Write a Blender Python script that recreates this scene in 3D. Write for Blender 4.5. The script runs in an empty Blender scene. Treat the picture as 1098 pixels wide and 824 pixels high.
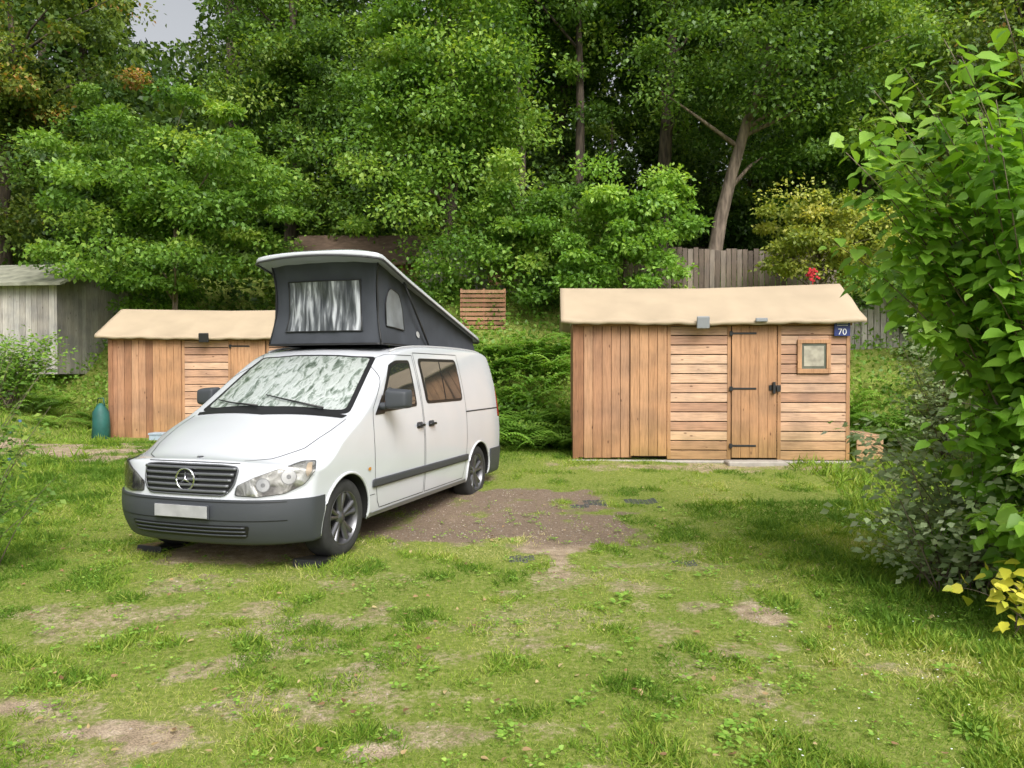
import bpy, bmesh, math, random
import numpy as np
from mathutils import Vector, Matrix
from mathutils.bvhtree import BVHTree
random.seed(7); RNG=np.random.default_rng(7)
scene=bpy.context.scene
scene.view_settings.view_transform='Standard'; scene.view_settings.look='None'; scene.view_settings.exposure=0
COL=scene.collection

# ---------------------------------------------------------------- noise
def _h(ix,iy,seed):
    n=(ix*374761393+iy*668265263+seed*1442695041)&0x7fffffff
    n=((n^(n>>13))*1274126177)&0x7fffffff
    n=(n^(n>>16))&0xffff
    return n/65535.0
def vnoise(x,y,seed=0):
    x=np.asarray(x,float);y=np.asarray(y,float)
    ix=np.floor(x).astype(np.int64);iy=np.floor(y).astype(np.int64)
    fx=x-ix;fy=y-iy;fx=fx*fx*(3-2*fx);fy=fy*fy*(3-2*fy)
    a=_h(ix,iy,seed);b=_h(ix+1,iy,seed);c=_h(ix,iy+1,seed);d=_h(ix+1,iy+1,seed)
    return (a*(1-fx)+b*fx)*(1-fy)+(c*(1-fx)+d*fx)*fy
def fbm(x,y,seed=0,o=4):
    s=0;a=.5;t=0
    for i in range(o):
        s=s+a*vnoise(np.asarray(x)*2**i+i*17.3,np.asarray(y)*2**i+i*9.1,seed+i);t+=a;a*=.5
    return s/t
def sst(x,a,b):
    t=np.clip((np.asarray(x,float)-a)/(b-a),0,1);return t*t*(3-2*t)

# ---------------------------------------------------------------- materials
def new_mat(name):
    m=bpy.data.materials.new(name);m.use_nodes=True
    nt=m.node_tree;return m,nt,nt.nodes['Principled BSDF']
def simple(name,col,rough=.5,metal=0,coat=0,spec=.5,bump=0,bscale=50,var=0,vscale=5):
    m,nt,p=new_mat(name);N=nt.nodes;L=nt.links
    p.inputs['Base Color'].default_value=(*col,1);p.inputs['Roughness'].default_value=rough
    p.inputs['Metallic'].default_value=metal;p.inputs['Coat Weight'].default_value=coat
    p.inputs['Specular IOR Level'].default_value=spec
    tc=N.new('ShaderNodeTexCoord')
    if var>0:
        n=N.new('ShaderNodeTexNoise');n.inputs['Scale'].default_value=vscale;n.inputs['Detail'].default_value=6
        L.new(tc.outputs['Object'],n.inputs['Vector'])
        r=N.new('ShaderNodeValToRGB')
        r.color_ramp.elements[0].position=.3;r.color_ramp.elements[1].position=.7
        r.color_ramp.elements[0].color=(*[c*(1-var) for c in col],1)
        r.color_ramp.elements[1].color=(*[min(1,c*(1+var)) for c in col],1)
        L.new(n.outputs['Fac'],r.inputs['Fac']);L.new(r.outputs['Color'],p.inputs['Base Color'])
    if bump>0:
        n=N.new('ShaderNodeTexNoise');n.inputs['Scale'].default_value=bscale;n.inputs['Detail'].default_value=4
        L.new(tc.outputs['Object'],n.inputs['Vector'])
        b=N.new('ShaderNodeBump');b.inputs['Strength'].default_value=bump;b.inputs['Distance'].default_value=.01
        L.new(n.outputs['Fac'],b.inputs['Height']);L.new(b.outputs['Normal'],p.inputs['Normal'])
    return m
def ramp_node(N,stops):
    r=N.new('ShaderNodeValToRGB');e=r.color_ramp.elements
    while len(e)<len(stops): e.new(.5)
    for i,(pos,c) in enumerate(stops):
        e[i].position=pos;e[i].color=(*c,1)
    return r
def leaf_mat(name,stops,rough=.45,trans=.35,spec=.4):
    m=bpy.data.materials.new(name);m.use_nodes=True;nt=m.node_tree;N=nt.nodes;L=nt.links
    p=N['Principled BSDF'];out=N['Material Output']
    at=N.new('ShaderNodeAttribute');at.attribute_name='var'
    r=ramp_node(N,stops);L.new(at.outputs['Fac'],r.inputs['Fac'])
    L.new(r.outputs['Color'],p.inputs['Base Color']);p.inputs['Roughness'].default_value=rough
    p.inputs['Specular IOR Level'].default_value=spec
    t=N.new('ShaderNodeBsdfTranslucent');
    mx0=N.new('ShaderNodeMix');mx0.data_type='RGBA';mx0.blend_type='MULTIPLY';mx0.inputs[0].default_value=1
    mx0.inputs[7].default_value=(1.25,1.2,.45,1);L.new(r.outputs['Color'],mx0.inputs[6]);L.new(mx0.outputs[2],t.inputs['Color'])
    mx=N.new('ShaderNodeMixShader');mx.inputs[0].default_value=trans
    L.new(p.outputs[0],mx.inputs[1]);L.new(t.outputs[0],mx.inputs[2]);L.new(mx.outputs[0],out.inputs['Surface'])
    return m
def wood_mat(name,stops,axis='x',rough=.75,low=None):
    m,nt,p=new_mat(name);N=nt.nodes;L=nt.links
    at=N.new('ShaderNodeAttribute');at.attribute_name='var'
    r=ramp_node(N,stops);L.new(at.outputs['Fac'],r.inputs['Fac'])
    tc=N.new('ShaderNodeTexCoord');mp=N.new('ShaderNodeMapping')
    mp.inputs['Scale'].default_value={'x':(2,30,30),'z':(30,30,2)}[axis]
    L.new(tc.outputs['Object'],mp.inputs['Vector'])
    n=N.new('ShaderNodeTexNoise');n.inputs['Scale'].default_value=1.6;n.inputs['Detail'].default_value=8;n.inputs['Roughness'].default_value=.65
    n.inputs['Distortion'].default_value=.6
    L.new(mp.outputs[0],n.inputs['Vector'])
    r2=ramp_node(N,[(.3,(.66,.62,.58)),(.5,(.95,.95,.95)),(.72,(1.2,1.18,1.17))])
    L.new(n.outputs['Fac'],r2.inputs['Fac'])
    mx=N.new('ShaderNodeMix');mx.data_type='RGBA';mx.blend_type='MULTIPLY';mx.inputs[0].default_value=1
    L.new(r.outputs['Color'],mx.inputs[6]);L.new(r2.outputs['Color'],mx.inputs[7])
    n2=N.new('ShaderNodeTexNoise');n2.inputs['Scale'].default_value=2.2;n2.inputs['Detail'].default_value=5
    L.new(tc.outputs['Object'],n2.inputs['Vector'])
    r3=ramp_node(N,[(.35,(.78,.78,.79)),(.6,(1.08,1.05,1.0))]);L.new(n2.outputs['Fac'],r3.inputs['Fac'])
    mx2=N.new('ShaderNodeMix');mx2.data_type='RGBA';mx2.blend_type='MULTIPLY';mx2.inputs[0].default_value=1
    L.new(mx.outputs[2],mx2.inputs[6]);L.new(r3.outputs['Color'],mx2.inputs[7])
    v=N.new('ShaderNodeTexVoronoi');v.inputs['Scale'].default_value=3.1
    mp2=N.new('ShaderNodeMapping');mp2.inputs['Scale'].default_value={'x':(1,2.5,2.5),'z':(2.5,2.5,1)}[axis]
    L.new(tc.outputs['Object'],mp2.inputs['Vector']);L.new(mp2.outputs[0],v.inputs['Vector'])
    r4=ramp_node(N,[(.05,(.35,.28,.25)),(.1,(1,1,1))]);L.new(v.outputs['Distance'],r4.inputs['Fac'])
    mx3=N.new('ShaderNodeMix');mx3.data_type='RGBA';mx3.blend_type='MULTIPLY';mx3.inputs[0].default_value=1
    L.new(mx2.outputs[2],mx3.inputs[6]);L.new(r4.outputs['Color'],mx3.inputs[7])
    L.new(mx3.outputs[2],p.inputs['Base Color'])
    last=mx3.outputs[2]
    if low is not None:
        sx=N.new('ShaderNodeSeparateXYZ');L.new(tc.outputs['Object'],sx.inputs[0])
        ad=N.new('ShaderNodeMath');ad.operation='MULTIPLY_ADD';ad.inputs[1].default_value=.5;L.new(n2.outputs['Fac'],ad.inputs[0]);L.new(sx.outputs['Z'],ad.inputs[2])
        r5=ramp_node(N,[(.3,(1,1,1)),(.85,(0,0,0))]);L.new(ad.outputs[0],r5.inputs['Fac'])
        m5=N.new('ShaderNodeMix');m5.data_type='RGBA';m5.blend_type='MULTIPLY'
        L.new(r5.outputs['Color'],m5.inputs[0]);L.new(last,m5.inputs[6]);m5.inputs[7].default_value=(*low,1)
        L.new(m5.outputs[2],p.inputs['Base Color'])
    p.inputs['Roughness'].default_value=rough
    b=N.new('ShaderNodeBump');b.inputs['Strength'].default_value=.5;b.inputs['Distance'].default_value=.004
    L.new(n.outputs['Fac'],b.inputs['Height']);L.new(b.outputs['Normal'],p.inputs['Normal'])
    return m

# ---------------------------------------------------------------- mesh helpers
def empty(name,loc=(0,0,0),rz=0):
    e=bpy.data.objects.new(name,None);e.location=loc;e.rotation_euler=(0,0,rz);COL.objects.link(e);e.empty_display_size=.2;return e
def obj(name,me,mats,parent=None,smooth=False):
    o=bpy.data.objects.new(name,me);COL.objects.link(o)
    for m in (mats if isinstance(mats,(list,tuple)) else [mats]): me.materials.append(m)
    if parent: o.parent=parent
    if smooth: me.shade_smooth()
    return o
def mesh_np(name,V,F,var=None):
    me=bpy.data.meshes.new(name);V=np.ascontiguousarray(V,dtype=np.float32);F=np.ascontiguousarray(F,dtype=np.int32)
    me.vertices.add(len(V));me.vertices.foreach_set('co',V.ravel())
    me.loops.add(F.size);me.loops.foreach_set('vertex_index',F.ravel())
    me.polygons.add(len(F));me.polygons.foreach_set('loop_start',np.arange(len(F),dtype=np.int32)*F.shape[1])
    me.update(calc_edges=True)
    if var is not None:
        a=me.attributes.new('var','FLOAT','POINT');a.data.foreach_set('value',np.ascontiguousarray(var,dtype=np.float32))
    return me
class Acc:
    def __init__(s): s.v=[];s.f=[];s.a=[]
    def add(s,V,F,var=.5):
        o=len(s.v);s.v+= [tuple(p) for p in V];s.f+=[tuple(i+o for i in f) for f in F];s.a+=[var]*len(V)
    def box(s,x0,x1,y0,y1,z0,z1,var=.5):
        s.add([(x0,y0,z0),(x1,y0,z0),(x1,y1,z0),(x0,y1,z0),(x0,y0,z1),(x1,y0,z1),(x1,y1,z1),(x0,y1,z1)],
              [(0,3,2,1),(4,5,6,7),(0,1,5,4),(1,2,6,5),(2,3,7,6),(3,0,4,7)],var)
    def obj(s,name,mat,parent=None,smooth=False,bevel=0,seg=1):
        me=bpy.data.meshes.new(name);me.from_pydata(s.v,[],s.f)
        a=me.attributes.new('var','FLOAT','POINT');a.data.foreach_set('value',s.a)
        me.update();o=obj(name,me,mat,parent,smooth)
        if bevel>0:
            b=o.modifiers.new('b','BEVEL');b.width=bevel;b.segments=seg;b.limit_method='ANGLE'
        return o
def tube(path,radii,n=8):
    path=[Vector(p) for p in path];V=[];F=[]
    for i,p in enumerate(path):
        t=(path[min(i+1,len(path)-1)]-path[max(i-1,0)]).normalized()
        ref=Vector((0,0,1)) if abs(t.z)<.9 else Vector((1,0,0))
        a=t.cross(ref).normalized();b=t.cross(a)
        for k in range(n):
            an=2*math.pi*k/n;V.append(p+(a*math.cos(an)+b*math.sin(an))*radii[i])
    for i in range(len(path)-1):
        for k in range(n):
            F.append((i*n+k,i*n+(k+1)%n,(i+1)*n+(k+1)%n,(i+1)*n+k))
    F.append(tuple(range(n))[::-1]);F.append(tuple((len(path)-1)*n+k for k in range(n)))
    return V,F
def lathe(profile,cy,c,n=48):
    V=[];F=[];m=len(profile)
    for k in range(n):
        a=2*math.pi*k/n
        for r,y in profile: V.append((c[0]+r*math.cos(a),cy+y,c[1]+r*math.sin(a)))
    for k in range(n):
        for j in range(m-1):
            F.append((k*m+j,k*m+j+1,((k+1)%n)*m+j+1,((k+1)%n)*m+j))
    return V,F

# ---------------------------------------------------------------- terrain
def hgt(x,y):
    x=np.asarray(x,float);y=np.asarray(y,float)
    y0=13.4+sst(-x,1.5,5.5)*4.2
    base=.055*np.clip(y-8,0,5)+ .03*(fbm(x*1.1,y*1.1,3)-.5)*2
    bank=sst(y-y0,0,5.5)*3.1
    far=.26*np.clip(y-19.5,0,60)
    left=sst(-x-8.3,0,4.5)*sst(y,11,16)*1.1
    right=sst(x-6.0,0,3)*.5*sst(y,6,12)
    return base+bank+far+left*(1-sst(y-y0,2,6)*.6)+right
# worn patches cx,cy,rx,ry,strength
ELL=[(.40,6.6,.14,.55,.9),(1.61,4.8,.13,.4,.75),(.55,4.9,.28,.25,.4),(-1.85,3.3,.38,.12,.85),(-2.2,3.55,.26,.12,.75),(-.55,3.2,.14,.07,.8),
     (-2.6,4.95,.5,.3,.5),(-.42,4.25,.4,.2,.42),(-1.5,5.7,.6,.22,.36),(.0,5.0,.4,.4,.36),(1.47,6.3,.3,.18,.35),(-7.4,12.6,1.9,.6,.9),(-8.6,13.6,2.2,.5,.9),(1.0,4.1,.3,.16,.4),
     (-1.2,3.6,.35,.1,.45),(2.9,11.35,2.2,.3,.6),(.25,7.0,.2,.5,.8),(.9,5.2,.18,.5,.4),(-.2,3.7,.25,.1,.4),(.3,5.8,.3,.4,.45)]
def bare(x,y):
    x=np.asarray(x,float);y=np.asarray(y,float)
    n=fbm(x*3.2,y*3.2,11,6);b=np.zeros_like(x)
    for cx,cy,rx,ry,s in ELL:
        d=np.sqrt(((x-cx)/rx)**2+((y-cy)/ry)**2)
        b=np.maximum(b,s*(1-sst(d+(n-.5)*3.4,.3,1.6)))
    n2=fbm(x*2.4+4,y*2.7,21,6)
    b=np.maximum(b,.5*sst(n2,.55,.72)*(1-sst(np.abs(x+.3),2.0,3.4))*(1-sst(y,7,9)))
    dx=np.maximum(np.abs(x+.05)-.95,0);dy=np.maximum(np.abs(y-8.35)-1.0,0)
    d=np.sqrt(dx**2+dy**2)+(n-.5)*1.1
    b=np.maximum(b,1-sst(d,.0,.42))
    dx=np.maximum(np.abs(x+1.85-.33*(y-8))-.6,0);dy=np.maximum(np.abs(y-8.5)-1.9,0)
    b=np.maximum(b,.8*(1-sst(np.sqrt(dx**2+dy**2)+(n-.5)*.8,.0,.4)))
    return b
def pad(x,y):
    n=fbm(x*2.6,y*2.6,11,4)
    dx=np.maximum(np.abs(x+.3)-1.5,0);dy=np.maximum(np.abs(y-8.4)-1.2,0)
    return 1-sst(np.sqrt(dx**2+dy**2)+(n-.5)*.6,.05,.5)
def axis(segs):
    out=[]
    for a,b,st in segs: out+=list(np.arange(a,b,st))
    out.append(segs[-1][1]);return np.array(out)
xs=axis([(-160,-40,15),(-40,-14,1.2),(-14,-5,.2),(-5,5,.045),(5,14,.2),(14,40,1.2),(40,160,15)])
ys=axis([(-60,-4,8),(-4,2,.5),(2,10,.045),(10,20,.12),(20,40,.8),(40,200,8)])
X,Y=np.meshgrid(xs,ys);Z=hgt(X,Y)
V=np.stack([X.ravel(),Y.ravel(),Z.ravel()],1)
nx=len(xs);ny=len(ys)
i=np.arange((nx-1)*(ny-1));r=i//(nx-1);c=i%(nx-1);b0=r*nx+c
F=np.stack([b0,b0+1,b0+nx+1,b0+nx],1)
me=mesh_np('ground',V,F,bare(X.ravel(),Y.ravel()))
a=me.attributes.new('pad','FLOAT','POINT');a.data.foreach_set('value',pad(X.ravel(),Y.ravel()).astype(np.float32))
gm,nt,p=new_mat('grass_and_dirt');N=nt.nodes;L=nt.links
tc=N.new('ShaderNodeTexCoord')
def nz(scale,detail=6,rough=.6):
    n=N.new('ShaderNodeTexNoise');n.inputs['Scale'].default_value=scale;n.inputs['Detail'].default_value=detail;n.inputs['Roughness'].default_value=rough
    L.new(tc.outputs['Object'],n.inputs['Vector']);return n
n1=nz(1.3);n2=nz(28,6,.7);n3=nz(7);n4=nz(120,3,.6)
g=ramp_node(N,[(.3,(.10,.15,.022)),(.5,(.20,.25,.045)),(.7,(.34,.33,.12))]);L.new(n2.outputs['Fac'],g.inputs['Fac'])
d=ramp_node(N,[(.3,(.24,.18,.12)),(.5,(.40,.31,.215)),(.72,(.56,.46,.34))]);L.new(n3.outputs['Fac'],d.inputs['Fac'])
d2=ramp_node(N,[(.3,(.17,.125,.09)),(.7,(.30,.225,.165))]);L.new(n2.outputs['Fac'],d2.inputs['Fac'])
ap=N.new('ShaderNodeAttribute');ap.attribute_name='pad'
md=N.new('ShaderNodeMix');md.data_type='RGBA';L.new(ap.outputs['Fac'],md.inputs[0]);L.new(d.outputs['Color'],md.inputs[6]);L.new(d2.outputs['Color'],md.inputs[7])
gr=ramp_node(N,[(.38,(.5,.48,.45)),(.52,(1,1,1)),(.68,(1.3,1.28,1.25))]);L.new(n4.outputs['Fac'],gr.inputs['Fac'])
mg=N.new('ShaderNodeMix');mg.data_type='RGBA';mg.blend_type='MULTIPLY';mg.inputs[0].default_value=.8;L.new(md.outputs[2],mg.inputs[6]);L.new(gr.outputs['Color'],mg.inputs[7])
at=N.new('ShaderNodeAttribute');at.attribute_name='var'
ma=N.new('ShaderNodeMath');ma.operation='MULTIPLY_ADD';ma.inputs[1].default_value=1.5;L.new(n2.outputs['Fac'],ma.inputs[0]);L.new(at.outputs['Fac'],ma.inputs[2])
mr=N.new('ShaderNodeMapRange');mr.inputs['From Min'].default_value=.95;mr.inputs['From Max'].default_value=1.45;L.new(ma.outputs[0],mr.inputs['Value'])
mx=N.new('ShaderNodeMix');mx.data_type='RGBA';L.new(mr.outputs[0],mx.inputs[0]);L.new(g.outputs['Color'],mx.inputs[6]);L.new(mg.outputs[2],mx.inputs[7])
L.new(mx.outputs[2],p.inputs['Base Color']);p.inputs['Roughness'].default_value=.95;p.inputs['Specular IOR Level'].default_value=.2
bp=N.new('ShaderNodeBump');bp.inputs['Strength'].default_value=.7;bp.inputs['Distance'].default_value=.02
L.new(n4.outputs['Fac'],bp.inputs['Height']);L.new(bp.outputs['Normal'],p.inputs['Normal'])
obj('ground',me,gm,smooth=True)

# ---------------------------------------------------------------- leaves
DIAMOND=(np.array([(0,0,0),(.45,.34,.07),(1,0,-.06),(.45,-.34,.07)]),np.array([(0,1,2,3)]))
_bv=np.array([(0,0,0),(.02,.24,.04),(.3,.40,.05),(.68,.25,.0),(1.05,0,-.16),(.68,-.25,.0),(.3,-.40,.05),(.02,-.24,.04),(.35,0,-.04),(.7,0,-.07)])
BROAD=(_bv,np.array([(0,8,1),(8,2,1),(8,9,2),(9,3,2),(9,4,3),(0,7,8),(8,7,6),(8,6,9),(9,6,5),(9,5,4)]))
def frames(dirs,ups):
    d=dirs/np.linalg.norm(dirs,axis=1,keepdims=True)
    s=np.cross(ups,d);s/=np.linalg.norm(s,axis=1,keepdims=True)+1e-9
    n=np.cross(d,s);return d,s,n
def leaf_mesh(name,P,D,U,size,var,shape):
    T,Fc=shape;d,s,n=frames(D,U);k=len(T);m=len(P)
    V=P[:,None,:]+size[:,None,None]*(T[None,:,0,None]*d[:,None,:]+T[None,:,1,None]*s[:,None,:]+T[None,:,2,None]*n[:,None,:])
    F=(np.arange(m)[:,None,None]*k+Fc[None]).reshape(-1,Fc.shape[1])
    return mesh_np(name,V.reshape(-1,3),F,np.repeat(var,k))
def rand_dirs(n,zb=0,zs=1):
    v=RNG.normal(size=(n,3));v[:,2]=v[:,2]*zs+zb;return v
def cluster_leaves(C,R,per,flat=.6,vbase=None):
    m=len(C);idx=np.repeat(np.arange(m),per);n=len(idx)
    v=RNG.normal(size=(n,3));v/=np.linalg.norm(v,axis=1,keepdims=True)
    rr=RNG.random(n)**.45
    far=RNG.random(n)<.2;rr[far]*=RNG.uniform(1.0,1.6,far.sum())
    # sprays: every cluster is stretched along its own random horizontal direction
    a=RNG.uniform(0,6.283,m);sx=np.stack([np.cos(a),np.sin(a)],1)[idx];st=RNG.uniform(0,.7,m)[idx]
    off=v*rr[:,None]*R[idx][:,None];off[:,2]*=flat
    pr=(off[:,:2]*sx).sum(1);off[:,:2]+=sx*(pr*st)[:,None];off[:,2]-=np.abs(pr)*.18
    P=C[idx]+off
    vb=(RNG.normal(.48,.2,m) if vbase is None else vbase)
    var=vb[idx]+RNG.normal(0,.16,n)
    return P,v,np.clip(var,0,1)

def pal(k,P): return [(a,tuple(c*k for c in col)) for a,col in P]
PAL_MID=pal(2.5,[(0,(.018,.038,.008)),(.35,(.038,.075,.013)),(.65,(.068,.122,.02)),(1,(.13,.18,.035))])
PAL_BRIGHT=pal(2.4,[(0,(.028,.062,.01)),(.35,(.06,.118,.017)),(.65,(.10,.17,.028)),(1,(.17,.23,.045))])
PAL_DARK=pal(2.6,[(0,(.012,.026,.007)),(.5,(.034,.064,.012)),(1,(.09,.13,.026))])
PAL_YEL=pal(1.7,[(0,(.08,.12,.02)),(.5,(.20,.24,.045)),(1,(.36,.34,.08))])
PAL_LIGHT=pal(2.1,[(0,(.05,.11,.015)),(.5,(.11,.20,.03)),(1,(.20,.29,.055))])
PAL_AUT=pal(2.4,[(0,(.024,.045,.01)),(.6,(.072,.105,.02)),(.9,(.13,.15,.03)),(.96,(.18,.12,.03)),(1,(.20,.11,.04))])
LM={k:leaf_mat('leaf_'+k,v,trans=.4) for k,v in dict(mid=PAL_MID,bright=PAL_BRIGHT,dark=PAL_DARK,yellow=PAL_YEL,light=PAL_LIGHT,autumn=PAL_AUT).items()}
def bark_mat(name,c1,c2):
    m,nt,p=new_mat(name);N=nt.nodes;L=nt.links
    tc=N.new('ShaderNodeTexCoord');mp=N.new('ShaderNodeMapping');mp.inputs['Scale'].default_value=(9,9,1.8);L.new(tc.outputs['Object'],mp.inputs[0])
    n=N.new('ShaderNodeTexNoise');n.inputs['Scale'].default_value=1.5;n.inputs['Detail'].default_value=8;L.new(mp.outputs[0],n.inputs['Vector'])
    r=ramp_node(N,[(.35,c1),(.65,c2)]);L.new(n.outputs['Fac'],r.inputs['Fac']);L.new(r.outputs['Color'],p.inputs['Base Color'])
    p.inputs['Roughness'].default_value=.9
    b=N.new('ShaderNodeBump');b.inputs['Distance'].default_value=.03;L.new(n.outputs['Fac'],b.inputs['Height']);L.new(b.outputs['Normal'],p.inputs['Normal'])
    return m
BARK=bark_mat('bark',(.035,.026,.02),(.12,.09,.066))
BARKL=bark_mat('bark_light',(.10,.075,.056),(.27,.21,.16))

def tree(name,x,y,crown,rad,ncl,per,leaf,pal,tr=.2,lean=(0,0),cr=(.5,.95),shell=.55,bark=None,limbs=14,flat=.5,extra=None):
    par=empty(name,(x,y,0))
    per=int(per*1.45);leaf*=.82
    z0=float(hgt(x,y))-.15
    cx,cy,cz=crown
    v=RNG.normal(size=(ncl,3));v/=np.linalg.norm(v,axis=1,keepdims=True)
    rr=shell+(1.08-shell)*RNG.random(ncl);inner=RNG.random(ncl)<.3;rr[inner]*=RNG.random(inner.sum())*.8
    lump=.66+.68*fbm(v[:,0]*2.6+x,v[:,2]*2.6+v[:,1]*1.7+y,5,2)
    C=np.array([cx,cy,cz])+v*(rr*lump)[:,None]*np.array(rad)
    if extra is not None: C=np.vstack([C,np.array(extra,float)])
    R=cr[0]*.7+(cr[1]*1.1-cr[0]*.7)*RNG.random(len(C))**1.3
    ok=C[:,2]>hgt(C[:,0],C[:,1])+.15
    C=C[ok];R=R[ok]
    P,vd,var=cluster_leaves(C,R,per,flat)
    n=len(P);D=vd*.7+rand_dirs(n,-.35)*.6;U=rand_dirs(n,.9)*.75+np.array([0,-.4,.9])
    me=leaf_mesh('foliage',P-np.array([x,y,0]),D,U,leaf*RNG.uniform(.65,1.35,n),var,DIAMOND)
    obj('foliage',me,LM[pal],par)
    A=Acc();top=Vector((cx-x,cy-y,cz+rad[2]*.55));b=Vector((0,0,z0))
    pts=[];rs=[];K=9
    for i in range(K):
        t=i/(K-1);q=b.lerp(top,t)+Vector((math.sin(t*5+x)*.12,math.cos(t*4+y)*.1,0))*min(1,t*3)*(tr*4)
        q+=Vector((lean[0],lean[1],0))*math.sin(t*math.pi)
        pts.append(q);rs.append(tr*(1-.8*t)*(1.35 if i==0 else 1))
    A.add(*tube(pts,rs,10))
    sel=RNG.choice(len(C),min(limbs,len(C)),replace=False)
    for j in sel:
        e=Vector(C[j])-Vector((x,y,0))
        zt=max(z0+.5,min(e.z-.3,top.z)) ;tt=max(.12,min(.95,(zt-z0)/(top.z-z0)*.8))
        f=tt*(K-1);i0=int(f);s=pts[i0].lerp(pts[min(i0+1,K-1)],f-i0);r0=rs[i0]*.45
        m1=s.lerp(e,.5)+Vector((random.uniform(-.2,.2),random.uniform(-.2,.2),.15))
        A.add(*tube([s,m1,e],[r0,r0*.55,r0*.15],6))
    A.obj('trunk',bark or BARK,par,True)
    return par

tree('broadleaf_tree',-14.6,22,(-14.1,21.5,9.4),(3.7,2.6,4.6),125,260,.15,'autumn',.28,limbs=14)
tree('maple_tree',-8.4,19.2,(-8.3,18.8,5.7),(3.3,1.9,2.6),125,240,.14,'bright',.1,cr=(.35,.75),bark=BARKL,limbs=18,flat=.4)
tree('broadleaf_tree',-7.0,24.2,(-6.7,23.8,11.0),(2.8,2.2,5.8),120,230,.15,'mid',.26,limbs=12)
tree('broadleaf_tree',-4.6,23.5,(-4.5,23.0,7.4),(2.4,1.6,3.4),80,220,.15,'mid',.2,limbs=8)
tree('broadleaf_tree',-1.6,19.4,(-1.5,18.6,7.6),(2.45,1.9,5.1),150,290,.13,'bright',.26,limbs=10,shell=.6)
tree('small_tree',.5,18.0,(.35,17.6,4.5),(1.4,1.1,1.8),52,260,.12,'bright',.1,cr=(.3,.6))
tree('tall_tree',2.0,24.5,(2.1,24.2,12.4),(2.8,2.2,4.8),80,230,.16,'mid',.24,lean=(-.3,0))
tree('tall_tree',5.2,25,(5.4,24.6,12.2),(2.5,2.1,4.6),80,230,.16,'mid',.30)
tree('broadleaf_tree',3.0,23.2,(2.9,22.9,7.4),(2.9,1.5,3.0),80,220,.15,'dark',.16,limbs=8)
tree('broadleaf_tree',7.0,23.2,(7.2,22.9,6.6),(2.9,1.5,2.4),70,220,.15,'dark',.16,limbs=8)
tree('tall_tree',4.15,21.0,(4.3,21.0,13.2),(2.4,1.8,2.8),54,230,.15,'mid',.25,limbs=8,extra=[(3.7,20.7,6.2),(4.5,20.7,8.6),(3.9,20.6,9.8),(4.5,20.8,5.3)])
tree('tall_tree',1.5,21.3,(1.7,21.2,13.0),(2.2,1.8,3.0),54,230,.15,'mid',.19,lean=(.35,0),limbs=8,extra=[(1.5,21,6.4),(2.2,21,8.7),(1.6,20.9,9.8)])
tree('tall_tree',.1,21.6,(-.5,21.4,13.0),(1.8,1.6,2.8),40,230,.15,'mid',.17,lean=(.35,0),limbs=6,extra=[(.6,21.2,8.6),(.9,21.2,6.8)])
tree('oak_tree',4.75,18.6,(6.9,18.4,9.8),(2.8,1.9,3.5),130,245,.13,'mid',.2,lean=(-.3,0),bark=BARKL,limbs=14)
tree('broadleaf_tree',10.4,22.5,(10.0,21.8,9.6),(3.3,2.2,5.4),140,245,.15,'bright',.26,limbs=8)
tree('broadleaf_tree',14.2,21,(13.6,20.3,9.2),(3.2,2.4,5.6),120,250,.15,'autumn',.26,limbs=8)
tree('young_maple_tree',2.5,16.9,(2.45,16.5,4.45),(1.6,1.0,1.4),66,210,.12,'light',.06,cr=(.25,.5),limbs=16,bark=BARKL,flat=.42)
tree('flowering_shrub',6.6,16.5,(6.5,16.1,4.5),(1.6,1.0,1.05),56,180,.10,'yellow',.05,cr=(.25,.5),limbs=30,bark=BARKL)
tree('broadleaf_tree',-10.9,20.8,(-11.0,20.3,7.2),(2.0,1.4,1.9),50,230,.14,'mid',.09,cr=(.35,.65))
tree('hedge_shrub',9.0,16.2,(9.0,15.8,3.2),(1.9,1.2,1.3),50,230,.12,'mid',.06,cr=(.35,.6))

# distant forest mass (one object)
m=1700
fx=RNG.uniform(-30,30,m);fy=RNG.uniform(27,37,m)
topz=22+4*fbm(fx*.2,fy*.2,8)-9.5*np.exp(-((fx+.45*fy)/1.8)**2)
gz=hgt(fx,fy);fz=gz+.4+(topz-gz)*RNG.random(m)**1.15
C=np.stack([fx,fy,fz],1);C=C[fz<topz]
P,vd,var=cluster_leaves(C,RNG.uniform(1.0,1.8,len(C)),230,.6,RNG.normal(.42,.22,len(C)))
keep=~((np.abs(P[:,0]+.45*P[:,1])<1.5)&(P[:,2]>1.2+.44*P[:,1]))
P=P[keep];vd=vd[keep];var=var[keep];n=len(P)
fp=empty('distant_forest')
obj('foliage',leaf_mesh('foliage',P,vd*.7+rand_dirs(n,-.3)*.6,rand_dirs(n,1.2),.26*RNG.uniform(.6,1.3,n),var,DIAMOND),LM['dark'],fp)
A=Acc()
for k in range(30):
    x=random.uniform(-26,26);y=random.uniform(27,38);z=float(hgt(x,y));l=random.uniform(-.6,.6)
    A.add(*tube([(x,y,z-.2),(x+l*.4,y,z+5),(x+l,y,z+11),(x+l*1.3,y,z+15)],[.26,.2,.14,.07],8))
A.obj('trunks',BARK,fp,True)

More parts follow.
